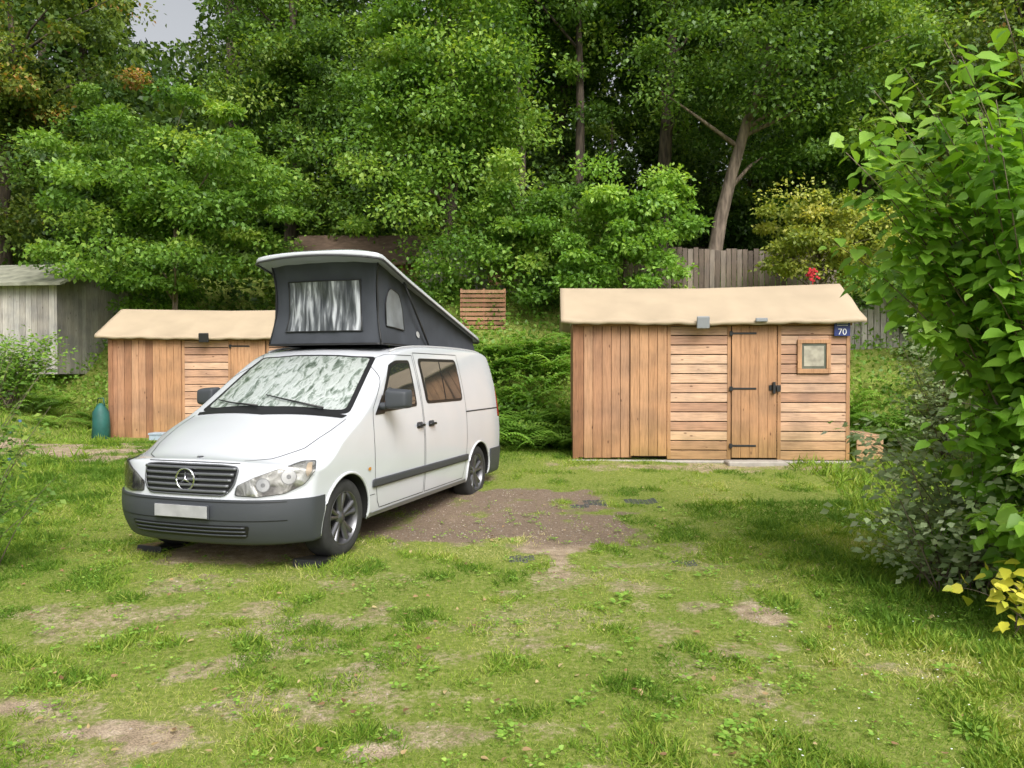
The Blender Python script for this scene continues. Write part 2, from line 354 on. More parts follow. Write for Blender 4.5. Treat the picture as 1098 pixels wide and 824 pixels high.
# bank undergrowth
def under(n,xr,yr,size,hs,mat,name):
    x=RNG.uniform(*xr,n);y=RNG.uniform(*yr,n)
    y0=13.4+sst(-x,1.5,5.5)*4.2
    k=(y>y0-.4+fbm(x,y,4)*.8);x=x[k];y=y[k];n=len(x)
    hh=fbm(x*1.2,y*1.2,31)**1.5*hs*RNG.random(n)
    P=np.stack([x,y,hgt(x,y)+hh],1)
    var=np.clip(fbm(x*.9,y*.9,41)*1.1-.05+RNG.normal(0,.14,n),0,1)
    obj(name,leaf_mesh('u',P,rand_dirs(n,.2),rand_dirs(n,1.3),RNG.uniform(size[0],size[1],n),var,DIAMOND),mat)
under(110000,(-16,16),(12.5,22),(.05,.12),1.2,LM['bright'],'bank_undergrowth')
under(60000,(-24,24),(21,40),(.12,.3),1.8,LM['dark'],'woodland_undergrowth')

# ferns
def ferns(name,pts,mat):
    VV=[];FF=[];AA=[];o=0
    for (x,y,s) in pts:
        z=float(hgt(x,y));nf=random.randint(7,10);vb=random.uniform(.15,.75)
        for f in range(nf):
            a=2*math.pi*f/nf+random.uniform(-.3,.3);Lf=s*random.uniform(.75,1.15);lift=random.uniform(.6,1.1)
            K=15
            dr=np.array([math.cos(a),math.sin(a),0.]);sd=np.array([-math.sin(a),math.cos(a),0.])
            for q in range(1,K):
                t=q/K;pos=np.array([x,y,z])+dr*Lf*t*.85+np.array([0,0,Lf*(lift*t*1.35-lift*t*t*1.1)])
                w=Lf*.24*math.sin(math.pi*min(1,t*.9+.12))*(1-.3*t)
                for sg in (-1,1):
                    tip=pos+sd*sg*w+dr*w*.35-np.array([0,0,w*.25])
                    hw=Lf*.028
                    VV+= [pos-dr*hw,tip,pos+dr*hw];FF.append((o,o+1,o+2));o+=3
                    AA+=[vb+random.uniform(-.1,.1)]*3
    return obj(name,mesh_np(name,np.array(VV),np.array(FF),np.clip(AA,0,1)),mat)
pts=[]
for k in range(120):
    x=random.uniform(-1.5,1.1);y=random.uniform(12.8,16.3);pts.append((x,y,random.uniform(.6,1.15)))
for k in range(40): pts.append((random.uniform(5.4,8),random.uniform(13.0,15),random.uniform(.4,.8)))
for k in range(45): pts.append((random.uniform(-14,-9),random.uniform(15.5,18),random.uniform(.4,.8)))
ferns('fern_patch',pts,LM['light'])

# ---------------------------------------------------------------- grass
GR=leaf_mat('grass_blades',[(0,(.10,.20,.022)),(.3,(.20,.325,.038)),(.6,(.345,.43,.075)),(.82,(.50,.50,.16)),(1,(.66,.59,.32))],.6,.35,.15)
BL=(np.array([(0,.055,0),(0,-.055,0),(.6,-.04,.05),(1,0,.22),(.6,.04,.05)]),np.array([(0,1,2),(0,2,4),(4,2,3)]))
def grass(name,n,yr,hmin,hmax,power=1.0):
    y=yr[0]+(yr[1]-yr[0])*RNG.random(n)**power
    w=(y*.72+.6);x=RNG.uniform(-1,1,n)*w
    b=bare(x,y);cl=fbm(x*6,y*6,51,4)
    k=RNG.random(len(x))>np.clip(b*1.05+(.5-cl)*1.6*(b>.12),0,.94);x=x[k];y=y[k];b=b[k];n=len(x)
    tuft=sst(fbm(x*3.4,y*3.4,61,5),.48,.7)
    lush=sst(x,1.7,2.8)*(y<9)+sst(-x-3.4-.2*(y-6),0,1.5)+sst(y,10.5,12.5)*.7
    lush=np.clip(lush,0,1.2)
    h=(hmin+(hmax-hmin)*RNG.random(n))*(.5+.75*tuft+.7*lush)*(1-.5*b)
    P=np.stack([x,y,hgt(x,y)-.004],1)
    D=rand_dirs(n,.9,.35);U=rand_dirs(n,0)
    var=np.clip(.46+(fbm(x*1.2,y*1.2,71,5)-.5)*1.6+RNG.normal(0,.2,n)+.25*b-.25*lush-.2*tuft,0,1)
    return leaf_mesh(name,P,D,U,h,var,BL)
obj('grass',grass('g',600000,(2.2,14.5),.024,.066,power=1.25),GR)
n=42000
x=np.concatenate([RNG.uniform(2.2,7.5,n//2),RNG.uniform(-13,-3.9,n//2)]);y=np.concatenate([RNG.uniform(3.2,13,n//2),RNG.uniform(7.5,18,n//2)])
k=((x>0)&(x>1.75+.19*y+fbm(x*2,y*2,5)*.9))|((x<0)&(x<-6.6-.2*(y-10)+fbm(x*2,y*2,5)*1.0)&(bare(x,y)<.3)&~((x>-8.6)&(x<-3.5)&(y>14.8)))
x=x[k];y=y[k];n=len(x)
sc=.45+.8*fbm(x*1.4,y*1.4,15)
obj('tall_grass',leaf_mesh('tg',np.stack([x,y,hgt(x,y)],1),rand_dirs(n,1.3,.5),rand_dirs(n,0),RNG.uniform(.08,.22,n)*sc,np.clip(RNG.normal(.3,.16,n),0,1),BL),GR)
pts=[]
for k in range(800):
    y=random.uniform(2.6,9.0);x=random.uniform(-.7,.7)*y
    pts.append((x,y,random.uniform(.018,.034),random.randint(6,12)))
for (x,y) in [(.95,3.25),(1.02,3.35),(.74,5.2),(.8,5.3),(2.0,3.3),(.3,3.6),(1.5,5.9),(2.3,4.0)]:
    pts.append((x,y,.045,16))
PP=[];DD=[];SS=[]
for (x,y,s,q) in pts:
    for j in range(q):
        a=random.uniform(0,6.28);rr=random.uniform(0,s*1.6)
        PP.append((x+math.cos(a)*rr,y+math.sin(a)*rr,float(hgt(x,y))+random.uniform(.01,.04)));DD.append((math.cos(a),math.sin(a),random.uniform(.0,.5)));SS.append(s*random.uniform(.5,1))
n=len(PP)
obj('lawn_weeds',leaf_mesh('w',np.array(PP),np.array(DD),np.array([(0,0,1.)]*n)+RNG.normal(0,.2,(n,3)),np.array(SS),np.clip(RNG.normal(.6,.2,n),0,1),BROAD),LM['light'])
n=520;y=RNG.uniform(2.7,10.5,n);x=RNG.uniform(-.65,.6,n)*y
obj('fallen_leaves',leaf_mesh('fl',np.stack([x,y,hgt(x,y)+RNG.uniform(.012,.035,n)],1),rand_dirs(n,0,.15),np.array([(0,0,1.)]*n)+RNG.normal(0,.25,(n,3)),RNG.uniform(.018,.04,n),RNG.random(n),BROAD),leaf_mat('leaf_litter',[(0,(.16,.09,.045)),(.5,(.32,.2,.1)),(1,(.5,.4,.2))],.7,.1,.2))
A=Acc()
for k in range(60):
    y=random.uniform(2.8,5.0);x=random.uniform(.3,.62)*y;z=float(hgt(x,y))+random.uniform(.03,.06);r=random.uniform(.004,.006)
    A.add([(x+r*math.cos(t*1.047),y+r*math.sin(t*1.047),z+random.uniform(0,.003)) for t in range(6)],[(0,1,2,3,4,5)])
A.obj('daisies',simple('petal',(.8,.8,.78),.6))
A=Acc()
for k in range(2200):
    if k<1300: x=random.uniform(-1.3,1.2);y=random.uniform(7.0,9.9)
    else: y=random.uniform(2.9,7);x=random.uniform(-.65,.5)*y
    if float(bare(x,y))<.45: continue
    z=float(hgt(x,y));r=random.uniform(.003,.011);vv=random.random()
    q=[(x+r*random.uniform(.7,1.2)*math.cos(t*1.26),y+r*random.uniform(.7,1.2)*math.sin(t*1.26),z) for t in range(5)]
    A.add(q+[(x,y,z+r*.7)],[(0,1,5),(1,2,5),(2,3,5),(3,4,5),(4,0,5)],vv)
pm=wood_mat('pebble',[(0,(.18,.15,.12)),(1,(.5,.44,.38))]);A.obj('pebbles',pm)
A=Acc()
for (gx,gy,w,h) in [(.7,8.75,1.0,.5),(.0,6.35,.2,.18),(1.35,6.3,.2,.15)]:
    st=.055
    for i in range(int(w/st)+1):
        for j in range(int(h/st)+1):
            x=gx+i*st;y=gy+j*st+(st/2 if i%2 else 0)
            if fbm(x*4,y*4,91,2)<.45: continue
            z=float(hgt(x,y))
            V,F=lathe([(.021,0),(.026,0),(.026,.006),(.021,.006)],0,(0,0),8)
            A.add([(x+a,y+c,z+.001+b*1.0) for a,b,c in V],F)
A.obj('plastic_ground_grid',simple('grid_plastic',(.13,.135,.13),.7))

# ---------------------------------------------------------------- shrubs with big leaves
def shrub(name,base,stems,pal,leafsize,nper,shape=BROAD,stemr=.012,spread=.16,droop=.5,matl=None,tmin=.12):
    par=empty(name,(base[0],base[1],0));A=Acc();PP=[];DD=[];VV=[]
    for (tip,bow) in stems:
        b=Vector((base[0]+random.uniform(-.25,.25),base[1]+random.uniform(-.25,.25),float(hgt(*base))))
        t3=Vector(tip);mid=b.lerp(t3,.5)+Vector(bow)
        pts=[]
        for i in range(13):
            t=i/12;pts.append(b*(1-t)**2+mid*2*t*(1-t)+t3*t*t)
        A.add(*tube([p-Vector((base[0],base[1],0)) for p in pts],[stemr*(1-.8*i/12) for i in range(13)],5))
        vb=random.gauss(.5,.15)
        for i in range(nper):
            t=random.uniform(tmin,1)**.8;f=t*12;i0=min(int(f),11);p=pts[i0].lerp(pts[i0+1],f-i0)
            a=random.uniform(0,6.283);rr=spread*random.uniform(.1,1)
            off=Vector((math.cos(a)*rr,math.sin(a)*rr,random.uniform(-.08,.08)))
            PP.append(p+off-Vector((base[0],base[1],0)));DD.append((math.cos(a),math.sin(a)-.3,-droop+random.uniform(-.35,.45)))
            VV.append(vb+random.gauss(0,.15))
    n=len(PP)
    me=leaf_mesh('foliage',np.array(PP),np.array(DD),np.array([(0,-.45,1.)]*n)+RNG.normal(0,.35,(n,3)),leafsize*RNG.uniform(.5,1.2,n),np.clip(VV,0,1),shape)
    obj('foliage',me,matl or LM[pal],par,True);A.obj('stems',BARKL,par,True)
    return par
LM['shrub']=leaf_mat('leaf_shrub',[(0,(.11,.24,.03)),(.4,(.20,.39,.045)),(.7,(.29,.50,.07)),(1,(.42,.60,.13))],.38,.45,.45)
st=[]
for k in range(190):
    a=random.uniform(0,6.283);rr=1.35*math.sqrt(random.random());zz=random.uniform(.35,3.6)
    w=.82+.28*float(sst(zz,1.6,2.8)); ox=.2*(1-float(sst(zz,1.6,2.6)))
    st.append(((3.8+ox+rr*w*math.cos(a),5.1+rr*w*math.sin(a)*.9,zz),(0,0,random.uniform(.2,.7))))
for (tx,ty,tz) in [(2.15,4.95,3.0),(2.3,5.0,2.75),(2.2,5.2,2.45),(2.4,5.1,3.45),(2.8,5.0,3.75),(3.2,5.0,3.9),(2.5,4.9,2.5),(2.6,4.7,3.15),(2.65,5.0,1.9),(2.7,4.8,1.2),(2.8,4.8,1.4),(2.9,4.3,2.7),(2.95,4.4,1.8),(3.0,4.3,1.1),(3.0,4.4,.7),(3.0,4.2,2.2),(2.8,4.5,2.1),(2.95,4.4,1.4),(2.7,4.8,2.6),(2.55,4.9,2.9),(2.7,4.8,3.4),(2.3,5.1,3.2),(2.45,4.9,2.7),(2.5,5.0,3.0),(2.6,5.1,3.6),(3.0,4.7,3.8),(3.3,4.6,3.6),(3.2,4.4,3.2)]:
    st.append(((tx,ty,tz),(.25,0,.55)))
shrub('broadleaf_shrub',(3.8,5.1),st,'shrub',.115,110,tmin=.2)
LM['varieg']=leaf_mat('leaf_variegated',[(0,(.14,.22,.08)),(.5,(.31,.40,.20)),(.8,(.50,.57,.38)),(1,(.70,.73,.58))],.5,.4,.3)
st=[]
for k in range(56):
    a=random.uniform(0,6.283);rr=.95*math.sqrt(random.random());st.append(((3.1+rr*.8*math.cos(a),5.5+rr*math.sin(a),random.uniform(.15,1.5)),(0,0,random.uniform(.1,.5))))
shrub('variegated_dogwood_shrub',(3.25,5.5),st,'varieg',.07,75,DIAMOND,.006,.16,.3,LM['varieg'])
st=[]
for k in range(85):
    a=random.uniform(0,6.283);rr=1.0*math.sqrt(random.random());st.append(((6.75+rr*.85*math.cos(a),11.6+rr*math.sin(a),random.uniform(.5,2.7)),(0,0,random.uniform(.1,.5))))
shrub('variegated_dogwood_shrub',(6.8,11.6),st,'varieg',.085,85,DIAMOND,.01,.2,.3,LM['varieg'])
st=[((3.0+random.uniform(-.35,.55),4.55+random.uniform(-.25,.2),.12+random.uniform(0,.28)),(0,0,.15)) for k in range(12)]
LM['gold']=leaf_mat('leaf_gold',[(0,(.35,.42,.05)),(.5,(.62,.60,.06)),(1,(.8,.72,.12))],.45,.3,.4)
shrub('yellow_leaved_plant',(3.2,4.5),st,'gold',.085,14,BROAD,.005,.1,.4,LM['gold'])
st=[]
for k in range(44):
    a=random.uniform(0,6.283);rr=.42*math.sqrt(random.random());st.append(((-3.98+rr*math.cos(a),5.9+rr*math.sin(a),random.uniform(.4,1.9)),(0,0,random.uniform(.1,.4))))
shrub('garden_shrub',(-4.3,5.9),st,'mid',.055,38,DIAMOND,.005,.09,.3)
# low leafy bush in front of the far-left hut
st=[]
for k in range(90):
    a=random.uniform(0,6.283);rr=math.sqrt(random.random());st.append(((-10.6+rr*1.5*math.cos(a),15.9+rr*.6*math.sin(a),1.6+random.uniform(.1,.9)),(0,0,random.uniform(.1,.3))))
shrub('low_leafy_bush',(-10.6,16.0),st,'bright',.10,50,DIAMOND,.006,.25,.3)
A=Acc()
for k in range(20):
    x=-3.95+random.uniform(-.2,.12);y=5.8+random.uniform(-.3,.2);z=random.uniform(.7,1.2);V,F=tube([(x,y,z),(x,y,z+.02)],[.008,.013],6);A.add(V,F)
A.obj('blue_flowers',simple('blue_petal',(.15,.25,.5),.6))

# ---------------------------------------------------------------- sheds
WS=[(0,(.28,.135,.07)),(.5,(.38,.20,.115)),(1,(.48,.28,.165))]
WH=wood_mat('shed_wood_h',[(0,(.40,.225,.145)),(.5,(.52,.32,.215)),(1,(.63,.43,.30))],'x',low=(.85,.88,.62));WV=wood_mat('shed_wood_v',WS,'z',low=(.85,.85,.7));WD=wood_mat('shed_wood_door',[(0,(.38,.20,.10)),(1,(.50,.285,.155))],'z',low=(.8,.85,.6))
TARP=simple('canvas_tarp',(.43,.34,.235),.75,var=.09,vscale=1.5,bump=.1,bscale=5)
BLK=simple('black_iron',(.015,.015,.015),.5);DARK=simple('dark_gap',(.02,.015,.012),.9)
CONC=simple('concrete',(.36,.33,.29),.9,var=.2,vscale=8,bump=.4)
GREYP=simple('grey_plastic',(.25,.26,.27),.5)
def shed(loc,rz,sign=True,H=2.15,Wd=4.2,Dp=1.9):
    par=empty('wooden_shed',loc,rz)
    R=lambda a=.0,b=1.:random.uniform(a,b)
    A=Acc();A.box(.03,Wd-.03,.03,Dp-.03,.02,H-.02)
    A.add([(.05,.06,H-.03),(.05,Dp-.06,H-.03),(.05,Dp/2,H+.46),(Wd-.05,.06,H-.03),(Wd-.05,Dp-.06,H-.03),(Wd-.05,Dp/2,H+.46)],[(0,1,2),(3,5,4),(0,2,5,3),(2,1,4,5)])
    A.obj('core',DARK,par)
    A=Acc();x=.0
    while x<.86:
        w=.142;A.box(x,min(x+w-.006,.88),-.022+R(-.003,.003),.03,.01+R(0,.012),H,R());x+=w
    for xx in (-.022,Wd-.0):
        y=.032
        while y<Dp: A.box(xx,xx+.022,y,min(y+.14,Dp),.01,H,R());y+=.146
    x=0
    while x<Wd: A.box(x,min(x+.14,Wd),Dp-.03,Dp,.01,H,R());x+=.146
    A.box(-.03,.06,-.045,-.024,.0,H,R(0,.3))
    A.obj('vertical_cladding',WV,par,bevel=.004)
    A=Acc();x=.86
    for k in range(4): A.box(x,x+.134,-.055,-.03,.05,H-.08,R(.3,.9));x+=.139
    A.box(.86,1.42,-.03,-.024,.05,H-.08,.1)
    A.obj('sliding_panel',WD,par,bevel=.004)
    A=Acc();z=.0
    while z<H-.02:
        h=.148
        for (a,b) in ((1.43,2.395),(3.11,Wd-.05)):
            z1=min(z+h-.014,H)
            if a>3 and z+h>1.36 and z<1.82:
                A.box(a,3.42,-.02,.03,z,z1,R());A.box(3.88,b,-.02,.03,z,z1,R())
                if z<1.36: A.box(3.42,3.88,-.02,.03,z,1.36,R())
                if z1>1.82: A.box(3.42,3.88,-.02,.03,1.82,z1,R())
            else: A.box(a,b,-.02+R(-.003,.003),.03,z,z1,R())
        z+=h
    A.obj('horizontal_cladding',WH,par,bevel=.005)
    A=Acc()
    for xx in (1.425,2.345,3.105,Wd-.06): A.box(xx,xx+.055,-.03,-.0225,.0,H,R(.3,.8))
    A.box(-.02,Wd+.02,-.045,-.032,H-.085,H-.002,.2)
    x=2.41
    for k in range(5): A.box(x,x+.134,-.048,-.024,.03,H-.09,R(.3,1));x+=.1365
    A.obj('door',WD,par,bevel=.004)
    A=Acc()
    for z in (.2,1.08,H-.22):
        A.box(2.41,2.78,-.057,-.0485,z,z+.032);A.box(2.37,2.42,-.062,-.05,z-.02,z+.05)
    A.box(2.97,3.15,-.062,-.0495,1.07,1.15);A.box(3.02,3.06,-.1,-.06,1.02,1.2);A.box(3.08,3.14,-.085,-.06,1.05,1.13)
    A.obj('hinges_and_latch',BLK,par,bevel=.004)
    A=Acc()
    for (a,b,c,d) in ((3.40,3.90,1.33,1.40),(3.40,3.90,1.79,1.85),(3.40,3.465,1.402,1.788),(3.835,3.90,1.402,1.788)): A.box(a,b,-.06,-.0225,c,d,R(.5,1))
    A.obj('window_frame',WD,par,bevel=.004)
    A=Acc();A.box(3.465,3.835,-.035,-.03,1.40,1.79);A.obj('window_glass',simple('shed_window',(.12,.13,.10),.15,spec=.8,var=.3,vscale=6),par)
    A=Acc();A.box(3.50,3.80,-.041,-.0365,1.44,1.75);A.obj('window_blind',simple('blind',(.36,.33,.26),.6,var=.3,vscale=9),par)
    K=64;prof=[(-.185,H-.045),(-.19,H-.0),(-.165,H+.04),(.1,H+.175),(.4,H+.34),(.7,H+.5),(Dp/2-.04,H+.60),(Dp/2,H+.61),(Dp/2+.04,H+.60),(Dp/2+.4,H+.42),(Dp,H+.1),(Dp+.12,H+.02),(Dp+.14,H-.06)]
    V=[];F=[];m=len(prof)
    for i in range(K+1):
        x=-.22+(Wd+.40)*i/K;bay=abs(math.sin(math.pi*(x+.2)/.88))
        for j,(y,z) in enumerate(prof):
            sag=-.03*bay-.018*float(fbm(x*2+loc[0],y*3,5,3)) if 1<j<6 or 8<j<11 else 0
            sc=-.014*bay+.006*math.sin(i*1.3+loc[0]) if j in(0,12) else 0
            V.append((x,y,z+sag+sc-.03*(.5-abs(i/K-.5))*2+(.05*(i/K)**2 if sign and 3<j<10 else 0)))
    for i in range(K):
        for j in range(m-1): F.append((i*m+j,(i+1)*m+j,(i+1)*m+j+1,i*m+j+1))
    A=Acc();A.add(V,F);o=A.obj('tarp_roof',TARP,par,True)
    s=o.modifiers.new('s','SOLIDIFY');s.thickness=.008;s.offset=0
    A=Acc()
    for xx in (-.035,Wd+.03): A.add([(xx,-.02,H-.0),(xx,Dp,H-.0),(xx,Dp/2,H+.55)],[(0,1,2)])
    A.obj('gable_cloth',TARP,par)
    A=Acc();A.box(-.05,Wd+.05,-.12,Dp+.05,-.28,-.012);A.obj('base_slab',CONC,par,bevel=.015)
    A=Acc();A.add([(1.84,-.24,H-.14),(2.03,-.24,H-.14),(2.03,-.20,H-.14),(1.84,-.20,H-.14),(1.84,-.26,H+.04),(2.03,-.26,H+.04),(2.03,-.215,H+.05),(1.84,-.215,H+.05)],[(0,3,2,1),(4,5,6,7),(0,1,5,4),(1,2,6,5),(2,3,7,6),(3,0,4,7)])
    A.box(1.9,1.97,-.20,-.045,H-.13,H-.09);A.obj('solar_lamp',GREYP if sign else BLK,par,bevel=.01)
    if sign:
        A=Acc();A.box(2.72,2.90,-.24,-.2,H-.04,H+.02);A.obj('door_light',GREYP,par,bevel=.01)
    return par
S1=shed((.98,11.95,.24),math.radians(-3.0))
S2=shed((-8.05,15.35,.17),math.radians(1.5),False)
sg=empty('house_number_sign',(.98,11.95,.24),math.radians(-3.0))
A=Acc();A.box(3.94,4.18,-.075,-.062,1.90,2.13);A.obj('plate',simple('sign_blue',(.015,.03,.16),.4),sg,bevel=.004)
fc=bpy.data.curves.new('num','FONT');fc.body='70';fc.size=.135;fc.extrude=.001;fc.align_x='CENTER'
to=bpy.data.objects.new('digits',fc);COL.objects.link(to);to.parent=sg;to.location=(4.06,-.078,1.92);to.rotation_euler=(math.pi/2,0,0)
fc.materials.append(simple('sign_white',(.8,.8,.8),.5))
A=Acc();A.box(3.98,4.14,-.078,-.076,2.06,2.067);A.box(3.98,4.14,-.078,-.076,2.09,2.097);A.obj('lines',fc.materials[0],sg)
A=Acc();A.box(3.25,4.15,11.45,11.75,.1,.245);A.obj('door_step_slab',CONC,bevel=.02)
sp=empty('wooden_planter_box',(5.28,11.75,.2),math.radians(-3));A=Acc()
for k in range(3): A.box(0,.40,-.05,-.025,.02+k*.13,.14+k*.13,random.random());A.box(.375,.40,-.02,.9,.02+k*.13,.14+k*.13,random.random())
for k in range(3): A.box(0,.40,-.02+k*.3,.27+k*.3,.4,.425,random.random())
A.obj('boards',WH,sp,bevel=.004)
bp_=empty('green_storage_bag',(-8.12,15.1,.2))
A=Acc();V,F=tube([(0,0,.02),(0,0,.1),(.01,0,.35),(0,0,.6),(0,0,.72),(0,0,.78)],[.1,.17,.16,.15,.08,.03],12);A.add(V,F);A.add(*tube([(-.08,0,.72),(-.05,0,.88),(.05,0,.88),(.08,0,.72)],[.012]*4,6))
A.obj('bag',simple('green_fabric',(.015,.10,.085),.6,bump=.5,bscale=12,var=.3),bp_,True)
bx=empty('plastic_crate',(-7.1,14.95,.2))
A=Acc();A.box(0,.36,0,.28,.02,.16);A.box(-.015,.375,-.015,.295,.165,.2)
for k in range(6): A.box(.02+k*.058,.05+k*.058,-.008,-.002,.03,.15)
A.obj('crate',simple('crate_blue',(.35,.42,.5),.5),bx,bevel=.008)

# ---------------------------------------------------------------- fences / huts
FW=wood_mat('weathered_fence',[(0,(.12,.09,.07)),(.5,(.20,.155,.125)),(1,(.30,.25,.21))],'z');FG=wood_mat('grey_fence',[(0,(.30,.28,.26)),(1,(.5,.48,.45))],'z')
def fence(p0,p1,h,mat,zoff=0):
    A=Acc();L=math.hypot(p1[0]-p0[0],p1[1]-p0[1]);ang=math.atan2(p1[1]-p0[1],p1[0]-p0[0]);par=empty('wooden_fence',(p0[0],p0[1],0),ang)
    x=0
    while x<L:
        wx=p0[0]+math.cos(ang)*x;wy=p0[1]+math.sin(ang)*x;z=float(hgt(wx,wy))+zoff
        A.box(x,x+.11,random.uniform(-.01,.01),.022,z-.2,z+h+random.uniform(-.03,.03),random.random());x+=.125
    for f in (.25,.8):
        x=0
        while x<L-.1:
            wx=p0[0]+math.cos(ang)*x;wy=p0[1]+math.sin(ang)*x;z=float(hgt(wx,wy))+zoff;A.box(x,x+1.2,.035,.07,z+h*f-.04,z+h*f+.04,.4);x+=1.2
    A.obj('boards',mat,par)
fence((2.6,17.95),(7.4,17.6),1.4,FW)
fence((6.9,16.3),(9.6,15.7),.95,FG,.1)
fence((-2.3,19.2),(-.6,18.9),1.3,FG)
def hut(name,x,y,z,w,d,h,rh,wm,rm,rz=0):
    par=empty(name,(x,y,z),rz);A=Acc()
    A.box(.03,w-.03,.03,d-.03,-.6,h-.01,0);A.add([(.02,.03,h),(.02,d-.03,h),(.02,d/2,h+rh-.03),(w-.02,.03,h),(w-.02,d-.03,h),(w-.02,d/2,h+rh-.03)],[(0,1,2),(3,5,4),(0,2,5,3),(1,4,5,2)],.3)
    xx=0
    while xx<w: A.box(xx,min(w,xx+.14),-.02,.03,-.6,h,random.random());xx+=.15
    yy=0
    while yy<d: A.box(w-.03,w,yy,min(d,yy+.14),-.6,h,random.random());yy+=.15
    A.obj('walls',wm,par)
    A=Acc();t=.07
    for s in (0,1):
        y0_=-.3 if s==0 else d+.3;z0_=h-.3*rh/(d/2)
        A.add([(-.3,y0_,z0_),(w+.3,y0_,z0_),(w+.3,d/2,h+rh),(-.3,d/2,h+rh),(-.3,y0_,z0_+t),(w+.3,y0_,z0_+t),(w+.3,d/2,h+rh+t),(-.3,d/2,h+rh+t)],[(0,3,2,1),(4,5,6,7),(0,1,5,4),(1,2,6,5),(2,3,7,6),(3,0,4,7)])
    A.obj('roof',rm,par)
hut('grey_wooden_hut',-14.3,18.6,2.15,3.5,2.8,1.6,.55,FG,simple('mossy_roof',(.25,.25,.19),.9,var=.35,vscale=4),math.radians(-6))
hut('brown_cabin',-5.9,20.6,3.1,5.6,3.4,1.5,.9,wood_mat('cabin_wood',[(0,(.2,.10,.05)),(1,(.36,.21,.11))],'x'),simple('brown_roof',(.16,.105,.075),.9,var=.3,vscale=6))
A=Acc()
for k in range(9): A.box(-1.15,-.15,17.0,17.03,2.55+k*.1,2.62+k*.1,random.random())
for xx in (-1.15,-.65,-.19): A.box(xx,xx+.05,17.035,17.08,1.9,3.45,.5)
A.obj('slatted_wooden_screen',WV)
A=Acc()
for k in range(24):
    x=6.0+random.uniform(-.1,.12);y=15.3+random.uniform(-.1,.1);z=3.5+random.uniform(-.1,.14);A.add(*tube([(x,y,z),(x,y,z+.04)],[.03,.02],6))
A.add(*tube([(6.0,15.3,2.2),(6.0,15.3,3.5)],[.01,.01],5))
A.obj('red_flowers',simple('red_petal',(.5,.02,.03),.6))

# ================================================================ VAN
ang=math.atan2(.950,.311)
VAN=empty('camper_van',(-2.58,6.0,.0),ang)
PAINT=simple('white_paint',(.60,.62,.66),.22,coat=.8,spec=.5,var=.025,vscale=2)
PLAST=simple('bumper_plastic',(.052,.057,.066),.5,bump=.15,bscale=300)
BLACK=simple('black_trim',(.012,.012,.013),.4)
WELL=simple('wheel_well',(.008,.008,.008),.95)
GLASS=simple('tinted_glass',(.03,.035,.034),.03,spec=1.0,coat=1)
RUB=simple('tyre_rubber',(.03,.03,.03),.85,bump=.3,bscale=80,var=.3,vscale=12)
RIM=simple('gunmetal_alloy',(.17,.17,.18),.35,metal=.8)
CHR=simple('chrome',(.75,.76,.78),.12,metal=1)
GRL=simple('grille_grey',(.13,.135,.145),.35,metal=.3)
def interp(x,pts): return float(np.interp(x,[p[0] for p in pts],[p[1] for p in pts]))
TOP=[(-.2,.885),(.1,.895),(.16,.92),(.35,.985),(.6,1.065),(.9,1.165),(1.06,1.225),(1.25,1.365),(1.5,1.545),(1.75,1.715),(1.92,1.80),(2.1,1.845),(2.6,1.88),(3.5,1.89),(4.5,1.875),(4.85,1.84),(5,1.8)]
FR=[(.22,.10),(.3,.045),(.4,.0),(.55,.0),(.62,.02),(.7,.035),(.85,.07),(.9,.11)]
S_=[0,.05,.14,.28,.45,.62,.85,1.02,1.12,1.3,1.5,1.7,1.88,2.02,2.2,2.6,3.1,3.7,4.2,4.6,4.82,4.92,4.97]
B_=[-1,-.95,-.86,-.66,-.35,0,.35,.66,.86,.95,1]
C_=[0,.06,.2,.38,.56,.72,.85,.95,1]
def sm(x): x=max(0,min(1,x));return x*x*(3-2*x)
def pos(Si,b,c):
    w=1-sm(Si/1.0);ab=abs(b)
    zb=.235+.03*sm(Si/.6)
    shift=.16*ab**2*sm((Si-.7)/.5)*(1-sm((Si-2.0)/1.2))
    zt=interp(Si-shift,TOP)-.018*ab**2-.02*ab**8*(1-sm((Si-.9)/.3))-.045*ab**3*(1-sm((Si-.8)/.4))
    z=zb+c*(zt-zb)
    s=Si+w*(interp(z,FR)+.05*ab**2+.30*ab**5)*1.0
    s-= sm((Si-4.2)/.77)*.13*max(0,(z-1.0)/.85)**1.5
    s-= sm((Si-4.6)/.37)*.06*ab**4
    W=.95-.06*max(0,1-s/.75)**2
    if z<.5: W-=.035*((.5-z)/.25)**1.3
    if z>1.02: W-=.175*((z-1.02)/.85)**1.35
    W+=.008*math.exp(-((z-.80)/.10)**2)-.006*math.exp(-((z-1.10)/.05)**2)
    W-=.02*sm((s-4.6)/.4)
    return Vector((s,b*W,z))
bm=bmesh.new();vd={}
nS,nB,nC=len(S_),len(B_),len(C_)
def gv(i,j,k):
    if (i,j,k) not in vd: vd[(i,j,k)]=bm.verts.new(pos(S_[i],B_[j],C_[k]))
    return vd[(i,j,k)]
def q(a,b,c,d): bm.faces.new((gv(*a),gv(*b),gv(*c),gv(*d)))
for i in range(nS-1):
    for j in range(nB-1):
        q((i,j,nC-1),(i+1,j,nC-1),(i+1,j+1,nC-1),(i,j+1,nC-1));q((i,j,0),(i,j+1,0),(i+1,j+1,0),(i+1,j,0))
    for k in range(nC-1):
        q((i,0,k),(i+1,0,k),(i+1,0,k+1),(i,0,k+1));q((i,nB-1,k),(i,nB-1,k+1),(i+1,nB-1,k+1),(i+1,nB-1,k))
for j in range(nB-1):
    for k in range(nC-1):
        q((0,j,k),(0,j,k+1),(0,j+1,k+1),(0,j+1,k));q((nS-1,j,k),(nS-1,j+1,k),(nS-1,j+1,k+1),(nS-1,j,k+1))
